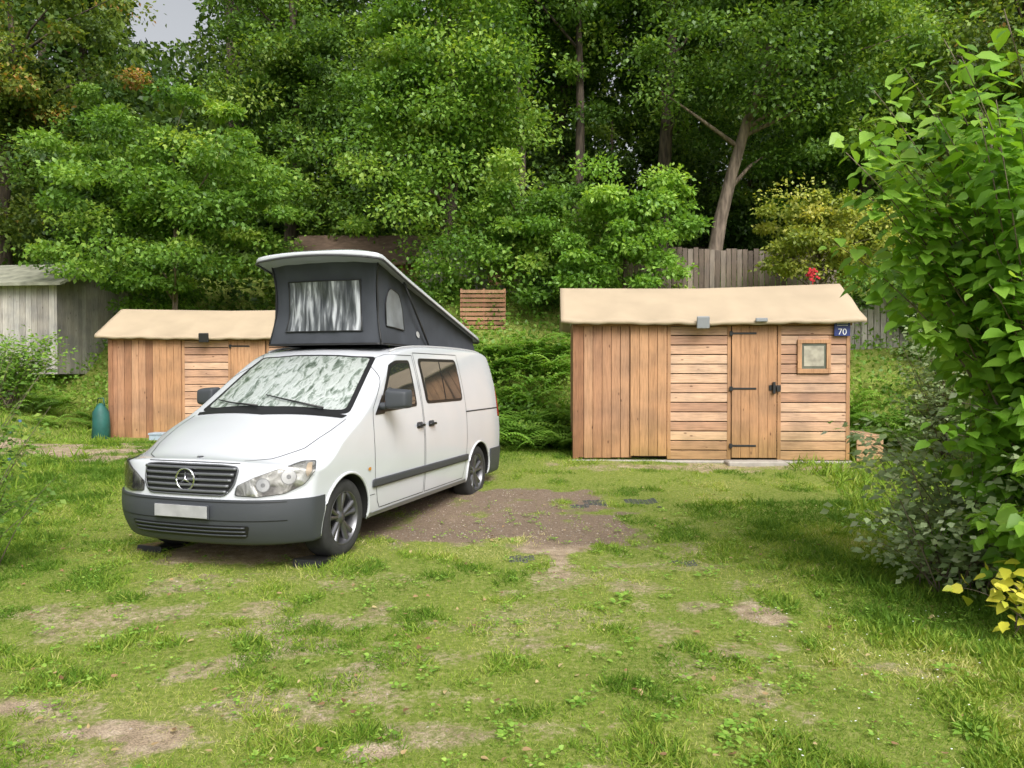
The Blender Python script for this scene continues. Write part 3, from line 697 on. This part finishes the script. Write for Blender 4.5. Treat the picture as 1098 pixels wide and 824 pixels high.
bmesh.ops.recalc_face_normals(bm,faces=bm.faces[:])
me=bpy.data.meshes.new('body_cage');bm.to_mesh(me);bm.free()
cage=bpy.data.objects.new('body_cage',me);COL.objects.link(cage)
ss=cage.modifiers.new('s','SUBSURF');ss.levels=2;ss.render_levels=2
dg=bpy.context.evaluated_depsgraph_get();dg.update()
me0=bpy.data.meshes.new_from_object(cage.evaluated_get(dg))
BV=BVHTree.FromPolygons([v.co.copy() for v in me0.vertices],[tuple(p.vertices) for p in me0.polygons])
cage.modifiers.clear();cage.data=me0
AX=[.88,4.08];WZ=.336
cuts=[]
for ax in AX:
    for sgn in (-1,1):
        bpy.ops.mesh.primitive_cylinder_add(vertices=64,radius=.378,depth=.75,location=(ax,sgn*.95,WZ),rotation=(math.pi/2,0,0))
        c=bpy.context.object;cuts.append(c)
        mo=cage.modifiers.new('b','BOOLEAN');mo.operation='DIFFERENCE';mo.object=c;mo.solver='EXACT'
dg.update();dg=bpy.context.evaluated_depsgraph_get()
me1=bpy.data.meshes.new_from_object(cage.evaluated_get(dg))
for c in cuts: bpy.data.objects.remove(c,do_unlink=True)
bpy.data.objects.remove(cage,do_unlink=True)
bm=bmesh.new();bm.from_mesh(me1)
def bis(co,no):
    bmesh.ops.bisect_plane(bm,geom=bm.verts[:]+bm.edges[:]+bm.faces[:],plane_co=co,plane_no=no,dist=1e-5)
bis((0,0,.595),(0,0,1));bis((4.47,0,0),(1,0,0));bis((.51,0,0),(1,0,0))
bumper=[]
for f in bm.faces:
    c=f.calc_center_median();f.smooth=True
    inw=False
    for ax in AX:
        if math.hypot(c.x-ax,c.z-WZ)<.3785 and abs(c.y)>.5: inw=True
    f.material_index=2 if inw else 0
    if not inw and c.z<.595 and (c.x<.51 or c.x>4.47) and not(f.normal.z<-.95):
        f.material_index=1;bumper.append(f)
r=bmesh.ops.extrude_face_region(bm,geom=bumper)
newf=[e for e in r['geom'] if isinstance(e,bmesh.types.BMFace)]
bmesh.ops.delete(bm,geom=[f for f in bumper if f.is_valid],context='FACES_ONLY')
for f in newf: f.material_index=1
vn={}
for f in newf:
    for v in f.verts: vn[v]=vn.get(v,Vector((0,0,0)))+f.normal*f.calc_area()
for v,n_ in vn.items():
    n_.z*=.3
    if n_.length>0: v.co+=n_.normalized()*.014
nf_=set(newf)
for f in bm.faces:
    if f not in nf_ and any(v in vn for v in f.verts): f.material_index=1
for e in bm.edges:
    if len(e.link_faces)==2 and (e.link_faces[0].material_index!=e.link_faces[1].material_index or e.calc_face_angle(0)>.6): e.smooth=False
me2=bpy.data.meshes.new('body');bm.to_mesh(me2);bm.free()
obj('body',me2,[PAINT,PLAST,WELL],VAN)

PHI=math.radians(35)
def cast(plane,a,b):
    if plane=='side': o=Vector((a,-3,b));d=Vector((0,1,0))
    elif plane=='front': o=Vector((-2,a,b));d=Vector((1,0,0))
    elif plane=='top': o=Vector((b,a,4));d=Vector((0,0,-1))
    elif plane=='diag':
        d=Vector((math.cos(PHI),math.sin(PHI),0));e=Vector((math.sin(PHI),-math.cos(PHI),0));o=e*a-d*3;o.z=b
    h,n,_,_=BV.ray_cast(o,d)
    if h is None: return None
    if n.dot(d)>0:n=-n
    return h,n
def roundpoly(P,r=.03,k=5):
    out=[];n=len(P)
    for i in range(n):
        p=Vector(P[i]);a=Vector(P[i-1])-p;b=Vector(P[(i+1)%n])-p
        rr=min(r,a.length*.45,b.length*.45);s=p+a.normalized()*rr;e=p+b.normalized()*rr
        for j in range(k+1):
            t=j/k;out.append(s*(1-t)**2+p*2*t*(1-t)+e*t*t)
    return out
def patch(poly,plane,off,nu=40,nv=12,r=.03):
    P=roundpoly([(*p,) for p in poly],r);xs=[p[0] for p in P];x0,x1=min(xs),max(xs);V=[];F=[];cols=[]
    for i in range(nu+1):
        t=.5-.5*math.cos(math.pi*i/nu);x=x0+(x1-x0)*(t*.9998+.0001);hits=[]
        for k in range(len(P)):
            a,b=P[k],P[(k+1)%len(P)]
            if (a[0]-x)*(b[0]-x)<=0 and abs(a[0]-b[0])>1e-9: hits.append(a[1]+(b[1]-a[1])*(x-a[0])/(b[0]-a[0]))
        if len(hits)<2: continue
        lo,hi=min(hits),max(hits);col=[]
        for j in range(nv+1):
            z=lo+(hi-lo)*j/nv;h=cast(plane,x,z)
            if h is None: col=None;break
            col.append(h[0]+h[1]*off)
        if col: cols.append(col)
    for col in cols: V+=col
    m=nv+1
    for i in range(len(cols)-1):
        for j in range(nv): F.append((i*m+j,(i+1)*m+j,(i+1)*m+j+1,i*m+j+1))
    return V,F
def strip(line,plane,w,off,step=.03,closed=False):
    pts=[]
    L=[Vector(p) for p in line]
    if closed:L.append(L[0])
    for a,b in zip(L[:-1],L[1:]):
        n=max(1,int((b-a).length/step))
        for i in range(n): pts.append(a.lerp(b,i/n))
    pts.append(L[-1]);H=[cast(plane,p[0],p[1]) for p in pts];H=[h for h in H if h]
    V=[];F=[]
    for i in range(len(H)):
        t=(H[min(i+1,len(H)-1)][0]-H[max(i-1,0)][0])
        if t.length<1e-6: t=Vector((1,0,0))
        s=H[i][1].cross(t.normalized()).normalized();c=H[i][0]+H[i][1]*off
        V+=[c+s*w/2,c-s*w/2]
    for i in range(len(H)-1): F.append((2*i,2*i+1,2*i+3,2*i+2))
    return V,F
def mir(VF):
    V,F=VF;return [Vector((v[0],-v[1],v[2])) for v in V],[tuple(reversed(f)) for f in F]
def both(A,VF): A.add(*VF);A.add(*mir(VF))
def vobj(A,name,mat,smooth=True,sol=0,bevel=0):
    o=A.obj(name,mat,VAN,smooth,bevel)
    if sol: s=o.modifiers.new('s','SOLIDIFY');s.thickness=sol;s.offset=0
    return o
A=Acc();ws=[(-.80,1.16),(-.66,1.10),(0,1.055),(.66,1.10),(.80,1.16),(.665,1.93),(.45,1.88),(0,1.855),(-.45,1.88),(-.665,1.93)]
A.add(*patch(ws,'top',.004,44,26,.05));vobj(A,'windscreen_seal',BLACK)
SHADE,nt,p=new_mat('silver_sunshade');N=nt.nodes;L=nt.links
p.inputs['Metallic'].default_value=.6;p.inputs['Roughness'].default_value=.3;p.inputs['Coat Weight'].default_value=.8;p.inputs['Coat Roughness'].default_value=.02
tc=N.new('ShaderNodeTexCoord');mp=N.new('ShaderNodeMapping');mp.inputs['Scale'].default_value=(3,7,3);mp.inputs['Rotation'].default_value=(0,0,.15);L.new(tc.outputs['Object'],mp.inputs[0])
n=N.new('ShaderNodeTexNoise');n.inputs['Scale'].default_value=2.3;n.inputs['Detail'].default_value=9;n.inputs['Roughness'].default_value=.62;n.inputs['Distortion'].default_value=.7;L.new(mp.outputs[0],n.inputs['Vector'])
rr=ramp_node(N,[(.36,(.14,.19,.14)),(.45,(.45,.53,.46)),(.53,(.88,.94,.9)),(.66,(.68,.75,.7))]);L.new(n.outputs['Fac'],rr.inputs['Fac']);L.new(rr.outputs[0],p.inputs['Base Color'])
b=N.new('ShaderNodeBump');b.inputs['Strength'].default_value=.5;b.inputs['Distance'].default_value=.04;L.new(n.outputs['Fac'],b.inputs['Height']);L.new(b.outputs['Normal'],p.inputs['Normal'])
A=Acc();ws2=[(-.745,1.19),(-.62,1.155),(0,1.115),(.62,1.155),(.745,1.19),(.625,1.885),(.42,1.845),(0,1.82),(-.42,1.845),(-.625,1.885)]
A.add(*patch(ws2,'top',.008,44,26,.05));vobj(A,'windscreen_with_sunshade',SHADE)
A=Acc()
for (a,b,c) in (((-.55,1.14),(-.1,1.19),(.12,1.24)),((.12,1.10),(.45,1.17),(.66,1.25))):
    pts=[]
    for (y,s) in (a,b,c):
        h=cast('top',y,s);pts.append(h[0]+h[1]*.03)
    A.add(*tube(pts,[.011,.008,.006],6))
A.add(*patch([(-.78,1.075),(0,.99),(.78,1.075),(.80,1.13),(0,1.055),(-.80,1.13)],'top',.006,40,3,.01))
vobj(A,'wipers_and_cowl',BLACK)
fd=[(1.47,1.205),(2.33,1.235),(2.33,1.71),(2.02,1.705),(1.86,1.66)];fd2=[(1.55,1.235),(2.295,1.262),(2.295,1.68),(2.04,1.675),(1.885,1.63)]
rd=[(2.56,1.25),(3.60,1.25),(3.60,1.735),(2.54,1.735)];rd2=[(2.60,1.28),(3.57,1.28),(3.57,1.70),(2.585,1.70)]
A=Acc();both(A,patch(fd,'side',.003,30,14,.04));both(A,patch(rd,'side',.003,24,14,.07));both(A,patch([(1.40,1.19),(1.60,1.195),(1.60,1.38)],'side',.005,14,6,.02));vobj(A,'window_seals',BLACK)
A=Acc();both(A,patch(fd2,'side',.0065,30,14,.05));both(A,patch(rd2,'side',.0065,24,14,.05));vobj(A,'side_glass',GLASS)
A=Acc();both(A,strip([(3.09,1.28),(3.09,1.70)],'side',.018,.009));vobj(A,'window_divider',BLACK)
A=Acc()
g1=[(1.36,1.16),(1.35,.95),(1.36,.6),(1.42,.40),(1.47,.33),(2.44,.33),(2.44,1.2),(2.42,1.76),(2.0,1.76),(1.83,1.70),(1.38,1.25)]
g2=[(2.47,.33),(3.55,.33),(3.62,.5),(3.66,.8),(3.67,1.2),(3.66,1.79),(2.46,1.79)]
both(A,strip(g1,'side',.007,.0025,closed=True));both(A,strip(g2,'side',.007,.0025,closed=True))
both(A,strip([(3.66,1.115),(4.86,1.115)],'side',.016,.003))
for sg in (-1,1):
    A.add(*strip([(sg*.44,.17),(sg*.60,.30),(sg*.74,.55),(sg*.80,.85),(sg*.815,1.08)],'top',.007,.003))
A.add(*strip([(-.44,.868),(-.2,.872),(0,.873),(.2,.872),(.44,.868)],'front',.008,.003))
both(A,strip([(1.27,.47),(1.36,.47)],'side',.006,.002))
vobj(A,'panel_gaps',simple('gap_shadow',(.03,.03,.032),.8),False)
A=Acc();both(A,patch([(1.30,.535),(3.67,.535),(3.67,.61),(1.30,.61)],'side',.014,40,4,.02))
vobj(A,'rub_strip',PLAST,sol=.012)
A=Acc();both(A,strip([(1.28,.285),(3.68,.285)],'side',.05,.004));vobj(A,'sill_shadow',simple('sill_shadow_grey',(.22,.22,.21),.6),True)  # painted shadow: grey strip shades the lower edge of the white sill
A=Acc()
for ax in AX:
    pts=[]
    for k in range(41):
        t=math.radians(-12+204*k/40);x=ax+.388*math.cos(t);z=WZ+.388*math.sin(t)
        h=cast('side',x,max(z,.27))
        if h: pts.append(Vector((x,h[0].y-.002,max(z,.262))))
    both(A,tube(pts,[.013]*len(pts),8))
vobj(A,'wheel_arch_lips',PAINT)
# headlights
hl=[(.385,.625),(.40,.70),(.53,.765),(.70,.825),(.90,.872),(1.01,.872),(.995,.80),(.91,.70),(.76,.635),(.55,.612)]
A=Acc();both(A,patch(hl,'diag',.003,40,14,.02));vobj(A,'headlight_seal',simple('lamp_seal',(.05,.05,.05),.5))
def scl(P,k):
    cx=sum(p[0] for p in P)/len(P);cy=sum(p[1] for p in P)/len(P);return [(cx+(p[0]-cx)*k,cy+(p[1]-cy)*(k-.02)) for p in P]
HLM,nt,p=new_mat('headlight_reflector');N=nt.nodes;L=nt.links
p.inputs['Metallic'].default_value=.7;p.inputs['Roughness'].default_value=.25
tc=N.new('ShaderNodeTexCoord');n=N.new('ShaderNodeTexNoise');n.inputs['Scale'].default_value=7;n.inputs['Detail'].default_value=2;n.inputs['Distortion'].default_value=1.0;L.new(tc.outputs['Object'],n.inputs['Vector'])
rr=ramp_node(N,[(.36,(.12,.11,.10)),(.5,(.36,.35,.32)),(.66,(.6,.6,.57))]);L.new(n.outputs['Fac'],rr.inputs['Fac']);L.new(rr.outputs[0],p.inputs['Base Color'])
b=N.new('ShaderNodeBump');b.inputs['Strength'].default_value=.6;b.inputs['Distance'].default_value=.03;L.new(n.outputs['Fac'],b.inputs['Height']);L.new(b.outputs['Normal'],p.inputs['Normal'])
A=Acc();both(A,patch(scl(hl,.965),'diag',.006,40,14,.02));vobj(A,'headlight_reflector',HLM)
A=Acc();B=Acc();C2=Acc()
for (a,z,r) in ((.60,.705,.055),(.79,.765,.062)):
    circ=[(a+r*math.cos(t*.5236),z+r*math.sin(t*.5236)) for t in range(12)]
    both(A,patch(circ,'diag',.010,16,8,.01));c2=[(a+r*.9*math.cos(t*.5236),z+r*.9*math.sin(t*.5236)) for t in range(12)];both(B,patch(c2,'diag',.013,16,8,.01))
    c3=[(a+r*.3*math.cos(t*.5236),z+r*.3*math.sin(t*.5236)) for t in range(12)];both(C2,patch(c3,'diag',.016,16,8,.005))
vobj(A,'lamp_rings',simple('lamp_ring',(.2,.2,.2),.3,metal=.7));vobj(B,'lamp_bowls',simple('lamp_bowl',(.45,.45,.44),.18,metal=.9));vobj(C2,'lamp_bulbs',simple('bulb',(.2,.2,.2),.1,coat=1))
A=Acc();both(A,patch([(.915,.80),(.935,.85),(.975,.855),(.965,.80),(.93,.755)],'diag',.011,12,6,.01));vobj(A,'indicators',simple('amber_lens',(.45,.36,.26),.15,coat=1))
CL=bpy.data.materials.new('clear_lens');CL.use_nodes=True;nt=CL.node_tree;N=nt.nodes;L=nt.links
t=N.new('ShaderNodeBsdfTransparent');g_=N.new('ShaderNodeBsdfGlossy');g_.inputs['Roughness'].default_value=.03;fr=N.new('ShaderNodeFresnel');fr.inputs[0].default_value=1.6
mxs=N.new('ShaderNodeMixShader');L.new(fr.outputs[0],mxs.inputs[0]);L.new(t.outputs[0],mxs.inputs[1]);L.new(g_.outputs[0],mxs.inputs[2]);L.new(mxs.outputs[0],N['Material Output'].inputs['Surface'])
A=Acc();both(A,patch(scl(hl,.985),'diag',.02,40,14,.02));vobj(A,'headlight_cover',CL)
# grille
gp=[(-.36,.625),(.36,.625),(.425,.70),(.445,.84),(.30,.852),(-.30,.852),(-.445,.84),(-.425,.70)]
A=Acc();A.add(*patch(gp,'front',.004,40,14,.03));vobj(A,'grille_recess',BLACK)
A=Acc()
for k in range(5):
    z=.652+k*.043;w=.37+.016*k
    ln=[(-w,z),(-w*.5,z),(0,z),(w*.5,z),(w,z)]
    A.add(*strip(ln,'front',.022,.016+.002*k))
vobj(A,'grille_slats',GRL,sol=.012)
A=Acc();A.add(*strip([(p[0]*1.0,p[1]) for p in roundpoly(gp,.04,4)],'front',.012,.010,closed=True));vobj(A,'grille_frame',GRL,sol=.008)
h=cast('front',0,.742);cx=h[0].x-.03
A=Acc()
ring=[(cx,.085*math.cos(t*2*math.pi/40),.742+.085*math.sin(t*2*math.pi/40)) for t in range(41)]
A.add(*tube(ring,[.0085]*41,8))
for k in range(3):
    t=math.pi/2+k*2*math.pi/3;e=Vector((cx,.082*math.cos(t),.742+.082*math.sin(t)));n_=Vector((0,-math.sin(t),math.cos(t)))*.016;c0=Vector((cx,0,.742))
    A.add([c0+n_,c0-n_,e,c0+Vector((-.014,0,0)),c0+Vector((.01,0,0))],[(0,3,2),(3,1,2),(0,2,4),(4,2,1)])
vobj(A,'grille_emblem',CHR)
A=Acc();V,F=lathe([(0.001,0),(.085,0),(.085,.02)],0,(0,0),32);A.add([(cx+.012+y,x,.742+z) for x,y,z in V],F);vobj(A,'emblem_backing',BLACK)
h=cast('top',0,.19);A=Acc();V,F=lathe([(.001,.004),(.022,.004),(.027,0)],0,(0,0),20);A.add([h[0]+Vector((x,z,y+.004)) for x,y,z in V],F);vobj(A,'bonnet_badge',GRL)
A=Acc();A.box(-.035,-.022,-.26,.26,.445,.555);o=vobj(A,'number_plate_holder',PLAST,False,bevel=.004)
A=Acc();A.box(-.041,-.036,-.25,.25,.452,.548);vobj(A,'number_plate',simple('blank_plate',(.36,.36,.37),.5,var=.15,vscale=9),False,bevel=.003)
A=Acc();A.add(*patch([(-.52,.30),(.52,.30),(.56,.40),(-.56,.40)],'front',.018,30,6,.03));vobj(A,'lower_intake',BLACK)
A=Acc()
for z in (.325,.355,.385): A.add(*strip([(-.52,z),(0,z),(.52,z)],'front',.012,.024))
vobj(A,'intake_bars',PLAST,sol=.008)
A=Acc()
for z in (.435,.575): A.add(*strip([(-.80,z),(-.4,z),(0,z),(.4,z),(.80,z)],'front',.007,.017))
vobj(A,'bumper_creases',BLACK)
# wheels
for wi,ax in enumerate(AX):
    for sgn in (-1,1):
        A=Acc();y0=sgn*.80
        pr=[(.222,.11),(.235,.117),(.27,.122),(.305,.116),(.325,.10),(.334,.08),(.336,.04),(.336,-.04),(.334,-.08),(.325,-.1),(.3,-.115),(.25,-.115),(.22,-.10)]
        V,F=lathe([(r_,y_*sgn) for r_,y_ in pr],y0,(ax,WZ),64);A.add(V,F);vobj(A,'tyre',RUB)
        A=Acc()
        V,F=lathe([(r_,y_*sgn) for r_,y_ in [(.200,-.09),(.205,.07),(.214,.09),(.222,.112),(.228,.116),(.229,.108),(.222,.09)]],y0,(ax,WZ),48);A.add(V,F)
        V,F=lathe([(r_,y_*sgn) for r_,y_ in [(.001,.092),(.028,.092),(.034,.084),(.062,.080),(.068,.06),(.07,0)]],y0,(ax,WZ),32);A.add(V,F)
        for k in range(5):
            for dd in (-.2,.2):
                t0=2*math.pi*k/5+.3+dd*.75;t1=2*math.pi*k/5+.3+dd
                V=[]
                for (rr_,tt,w_,yy) in ((.05,t0,.018,.082),(.13,(t0+t1)/2,.018,.09),(.212,t1,.024,.098)):
                    cxp=ax+rr_*math.cos(tt);czp=WZ+rr_*math.sin(tt);tx,tz=-math.sin(tt)*w_,math.cos(tt)*w_
                    V+=[(cxp+tx,y0+sgn*(yy-.035),czp+tz),(cxp+tx*.8,y0+sgn*yy,czp+tz*.8),(cxp-tx*.8,y0+sgn*yy,czp-tz*.8),(cxp-tx,y0+sgn*(yy-.035),czp-tz)]
                F=[]
                for i_ in range(2):
                    for j_ in range(3): F.append((i_*4+j_,i_*4+j_+1,(i_+1)*4+j_+1,(i_+1)*4+j_))
                A.add(V,F)
        vobj(A,'alloy_wheel',RIM)
        A=Acc();V,F=lathe([(r_,y_*sgn) for r_,y_ in [(.001,.0),(.145,.0),(.15,-.01),(.21,-.03)]],y0,(ax,WZ),32);A.add(V,F);vobj(A,'brake_disc',simple('brake',(.06,.058,.055),.5,metal=.5))
# mirrors
for sgn in (-1,1):
    bm=bmesh.new();bmesh.ops.create_cube(bm,size=1)
    for v in bm.verts:
        v.co=Vector((v.co.x*(.15 if v.co.x<0 else .12),v.co.y*.26,v.co.z*.22))
        if v.co.x<0: v.co.y*=.8;v.co.z*=.8
        if v.co.y*sgn>0: v.co.z*=.85;v.co.x+=.02
        v.co+=Vector((1.57,sgn*1.075,1.335))
    me=bpy.data.meshes.new('mirror');bm.to_mesh(me);bm.free();o=obj('mirror_housing',me,PLAST,VAN,True)
    s2=o.modifiers.new('bv','BEVEL');s2.width=.03;s2.segments=2
    s=o.modifiers.new('s','SUBSURF');s.levels=2;s.render_levels=2
    A=Acc();A.box(1.637,1.642,sgn*1.075-.10,sgn*1.075+.10,1.25,1.42);vobj(A,'mirror_glass',CHR,False,bevel=.002)
    A=Acc();A.add(*tube([(1.53,sgn*.86,1.26),(1.55,sgn*.96,1.27),(1.57,sgn*1.02,1.30)],[.045,.035,.035],10));vobj(A,'mirror_arm',PLAST)
A=Acc();B=Acc()
for (s0,z) in ((2.27,1.035),(2.56,1.035)):
    for sgn in (-1,1):
        y=abs(cast('side',s0+.06,z)[0].y)
        A.add(*tube([(s0,sgn*(y+.005),z),(s0+.03,sgn*(y+.032),z+.003),(s0+.12,sgn*(y+.035),z+.003),(s0+.15,sgn*(y+.005),z)],[.013,.014,.014,.012],8))
    both(B,patch([(s0+.0,z-.03),(s0+.15,z-.03),(s0+.15,z+.035),(s0,z+.035)],'side',.003,10,4,.03))
vobj(A,'door_handles',BLACK);vobj(B,'handle_cups',PLAST)
A=Acc();both(A,patch([(1.22,.70),(1.27,.70),(1.27,.73),(1.22,.73)],'side',.008,8,3,.01));vobj(A,'side_repeaters',simple('amber2',(.6,.25,.04),.2,coat=1))
A=Acc();both(A,patch([(4.80,1.0),(4.90,1.0),(4.87,1.42),(4.83,1.42)],'side',.004,6,8,.02));vobj(A,'tail_lamps',simple('red_lens',(.4,.02,.02),.2,coat=1))
A=Acc();A.box(.5,4.6,-.6,.6,.2,.27);vobj(A,'underbody',WELL,False)
for sgn in (-1,1):
    A=Acc();x0=AX[0]-.42;yy=sgn*.80
    A.add([(x0,yy-.13,-.01),(x0+.36,yy-.13,-.01),(x0+.36,yy+.13,-.01),(x0,yy+.13,-.01),(x0+.02,yy-.13,.06),(x0+.28,yy-.13,.03),(x0+.28,yy+.13,.03),(x0+.02,yy+.13,.06)],[(0,3,2,1),(4,5,6,7),(0,1,5,4),(1,2,6,5),(2,3,7,6),(3,0,4,7)])
    vobj(A,'levelling_ramp',BLACK,False,bevel=.006)

# ---- pop top
CANV=simple('tent_canvas',(.042,.047,.058),.85,bump=.5,bscale=7,var=.18,vscale=3)
def tz(s): return 2.735-(s-1.78)*(2.735-2.0)/(4.80-1.78)
def grid(fn,nu,nv):
    V=[fn(i/nu,j/nv) for i in range(nu+1) for j in range(nv+1)];m=nv+1
    return V,[(i*m+j,(i+1)*m+j,(i+1)*m+j+1,i*m+j+1) for i in range(nu) for j in range(nv)]
def wr(a,b): return .006*math.sin(a*23+b*5)+.005*math.sin(b*17-a*9)+.016*(float(fbm(a*5,b*5,77,3))-.5)
def tent_side(u,v,off=0):
    s=2.03+u*2.67;z0=1.865+.01*(1-u);z1=tz(s)+.03;z=z0+(z1-z0)*v;hh=(z1-z0)
    y=-(.655-.035*v-.055*hh*math.sin(math.pi*v))-wr(s,z)*hh-off
    return Vector((s+.05*math.sin(math.pi*v)*(1-u)*hh,y,z))
def tent_front(u,v,off=0):
    z0=1.875;z1=tz(2.0)+.03;z=z0+(z1-z0)*v;hw=.655-.035*v-.055*math.sin(math.pi*v)
    y=-hw+2*hw*u;s=2.03+.05*math.sin(math.pi*v)-.04*(1-(2*u-1)**2)+wr(y,z)-off
    return Vector((s,y,z))
A=Acc();both(A,grid(tent_side,50,18));A.add(*grid(tent_front,30,18))
A.add(*grid(lambda u,v:Vector((4.70,-.62+1.24*u,1.86+v*.17)),4,2))
vobj(A,'tent_canvas',CANV)
A=Acc();A.add(*tube([tent_front(k/30,0,.01) for k in range(31)],[.012]*31,6));both(A,tube([tent_side(k/30,0,.005) for k in range(31)],[.012]*31,6))
both(A,tube([tent_side(0,k/14,.004) for k in range(15)],[.009]*15,6))
vobj(A,'tent_piping',BLACK)
MESHW,nt,p=new_mat('tent_window_foil');N=nt.nodes;L=nt.links
tc=N.new('ShaderNodeTexCoord');mp=N.new('ShaderNodeMapping');mp.inputs['Scale'].default_value=(3,11,1.5);L.new(tc.outputs['Object'],mp.inputs[0])
n=N.new('ShaderNodeTexNoise');n.inputs['Scale'].default_value=1.3;n.inputs['Detail'].default_value=7;n.inputs['Distortion'].default_value=.5;L.new(mp.outputs[0],n.inputs['Vector'])
rr=ramp_node(N,[(.42,(.035,.04,.045)),(.52,(.12,.13,.14)),(.64,(.5,.52,.55))]);L.new(n.outputs['Fac'],rr.inputs['Fac']);L.new(rr.outputs[0],p.inputs['Base Color']);p.inputs['Roughness'].default_value=.3
b=N.new('ShaderNodeBump');b.inputs['Strength'].default_value=.8;b.inputs['Distance'].default_value=.03;L.new(n.outputs['Fac'],b.inputs['Height']);L.new(b.outputs['Normal'],p.inputs['Normal'])
A=Acc();A.add(*grid(lambda u,v:tent_front(.14+.72*u+(.03*(v-.5))*(.5-u)*2,.16+.62*v,.012),24,12));vobj(A,'tent_window',MESHW)
A=Acc()
fr_=[(0,0),(1,0),(1,1),(0,1),(0,0)];pts=[]
for a_,b_ in zip(fr_[:-1],fr_[1:]):
    for k in range(10): pts.append(tent_front(.14+.72*(a_[0]+(b_[0]-a_[0])*k/10),.16+.62*(a_[1]+(b_[1]-a_[1])*k/10),.014))
pts.append(pts[0]);A.add(*tube(pts,[.006]*len(pts),6))
def arch(u,v):
    z0=.24;w=.155
    uu=.135+ (u-.5)*w*.98
    top=.66*math.sqrt(max(0,1-((u-.5)*2)**4))
    return tent_side(uu,z0+(top*.78+.02)*v,.012)
B=Acc();both(B,grid(arch,16,10))
vobj(B,'tent_side_window',simple('tent_mesh',(.16,.17,.18),.6,var=.25,vscale=5))
pts=[arch(k/24,1) for k in range(25)]+[arch(1-k/8,0) for k in range(9)];pts.append(pts[0]);both(A,tube(pts,[.006]*len(pts),6))
vobj(A,'window_piping',BLACK)
A=Acc();both(A,grid(lambda u,v:tent_side(.335+.018*v*math.cos(u*6.283),.22+.06*v*math.sin(u*6.283),.012),16,3));vobj(A,'round_logo',simple('logo_grey',(.4,.4,.4),.5))
A=Acc()
for sgn in(-1,1): A.add(*tube([(2.55,sgn*.66,tz(2.55)),(3.15,sgn*.675,1.90)],[.012,.012],8))
vobj(A,'gas_strut',BLACK)
def shell(top):
    def fn(u,v):
        s=1.74+u*3.12;half=.73-.05*u
        ed=abs(v*2-1);endf=min(1,max(0,u/.05));ende=min(1,max(0,(1-u)/.04))
        hw=half*(.86+.14*math.sqrt(max(0,1-(1-endf)**2)))*(.93+.07*math.sqrt(max(0,1-(1-ende)**2)))
        y=(v*2-1)*hw;bow=.07*ed**2*(1-sm(u/.3))
        z=tz(s)
        if top: z+=.045+.075*(1-ed**4)*min(1,.25+endf*.75)*min(1,ende+.2)
        else: z+=.0+.03*(1-ed**2)
        return Vector((s+bow,y,z-.02*(1-endf)))
    return fn
nu,nv=44,24;V,F=grid(shell(True),nu,nv);V2,F2=grid(shell(False),nu,nv);o_=len(V);m=nv+1
ring=[i*m for i in range(nu+1)]+[nu*m+j for j in range(1,m)]+[i*m+nv for i in range(nu-1,-1,-1)]+[j for j in range(nv-1,0,-1)]
FF=list(F)+[tuple(reversed([o_+k for k in f])) for f in F2]
for k in range(len(ring)):
    a_,b_=ring[k],ring[(k+1)%len(ring)];FF.append((a_,o_+a_,o_+b_,b_))
me=bpy.data.meshes.new('s');me.from_pydata([*V,*V2],[],FF);bm=bmesh.new();bm.from_mesh(me);bmesh.ops.recalc_face_normals(bm,faces=bm.faces[:])
for f in bm.faces: f.smooth=True;f.material_index=1 if f.normal.z<-.6 else 0
bm.to_mesh(me);bm.free()
o=obj('roof_shell',me,[PAINT,simple('shell_liner',(.25,.26,.27),.7)],VAN);bv=o.modifiers.new('b','BEVEL');bv.width=.012;bv.segments=3;bv.limit_method='ANGLE'
A=Acc();pts=[V2[k]+Vector((0,0,-.006)) for k in ring];pts.append(pts[0]);A.add(*tube(pts,[.012]*len(pts),6));vobj(A,'shell_seal',simple('seal_grey',(.05,.05,.055),.6))
A=Acc()
for sgn in (-1,1):
    pts=[]
    for k in range(20):
        s=2.1+k*.14;h=BV.ray_cast(Vector((s,sgn*.72,4)),Vector((0,0,-1)));pts.append(h[0]+Vector((0,0,.008)))
    A.add(*tube(pts,[.012]*20,6))
vobj(A,'roof_rails',simple('rail',(.45,.45,.46),.4))

# ---------------------------------------------------------------- light
w=bpy.data.worlds.new('World');scene.world=w;w.use_nodes=True;N=w.node_tree.nodes;L=w.node_tree.links
sky=N.new('ShaderNodeTexSky');sky.sky_type='NISHITA';sky.sun_disc=False
sd=Vector((.35,-.85,.95)).normalized();el=math.asin(sd.z);az=math.atan2(sd.x,sd.y)
sky.sun_elevation=el;sky.sun_rotation=az;sky.dust_density=6;sky.air_density=1.2
hs=N.new('ShaderNodeHueSaturation');hs.inputs['Saturation'].default_value=.2;hs.inputs['Value'].default_value=1.25;L.new(sky.outputs[0],hs.inputs['Color'])
bg=N['Background'];L.new(hs.outputs[0],bg.inputs['Color']);bg.inputs['Strength'].default_value=.15
ld=bpy.data.lights.new('sun','SUN');ld.energy=2.45;ld.angle=math.radians(34);ld.color=(1,.975,.93)
lo=bpy.data.objects.new('sun',ld);COL.objects.link(lo);lo.rotation_euler=sd.to_track_quat('Z','Y').to_euler()
# ---------------------------------------------------------------- camera
cd=bpy.data.cameras.new('camera');cam=bpy.data.objects.new('camera',cd);COL.objects.link(cam);scene.camera=cam
cd.sensor_width=36;cd.lens=26.9;cd.clip_end=500;cd.clip_start=.05
cam.location=(0,0,1.58);cam.rotation_euler=(math.radians(90-.84),0,0)
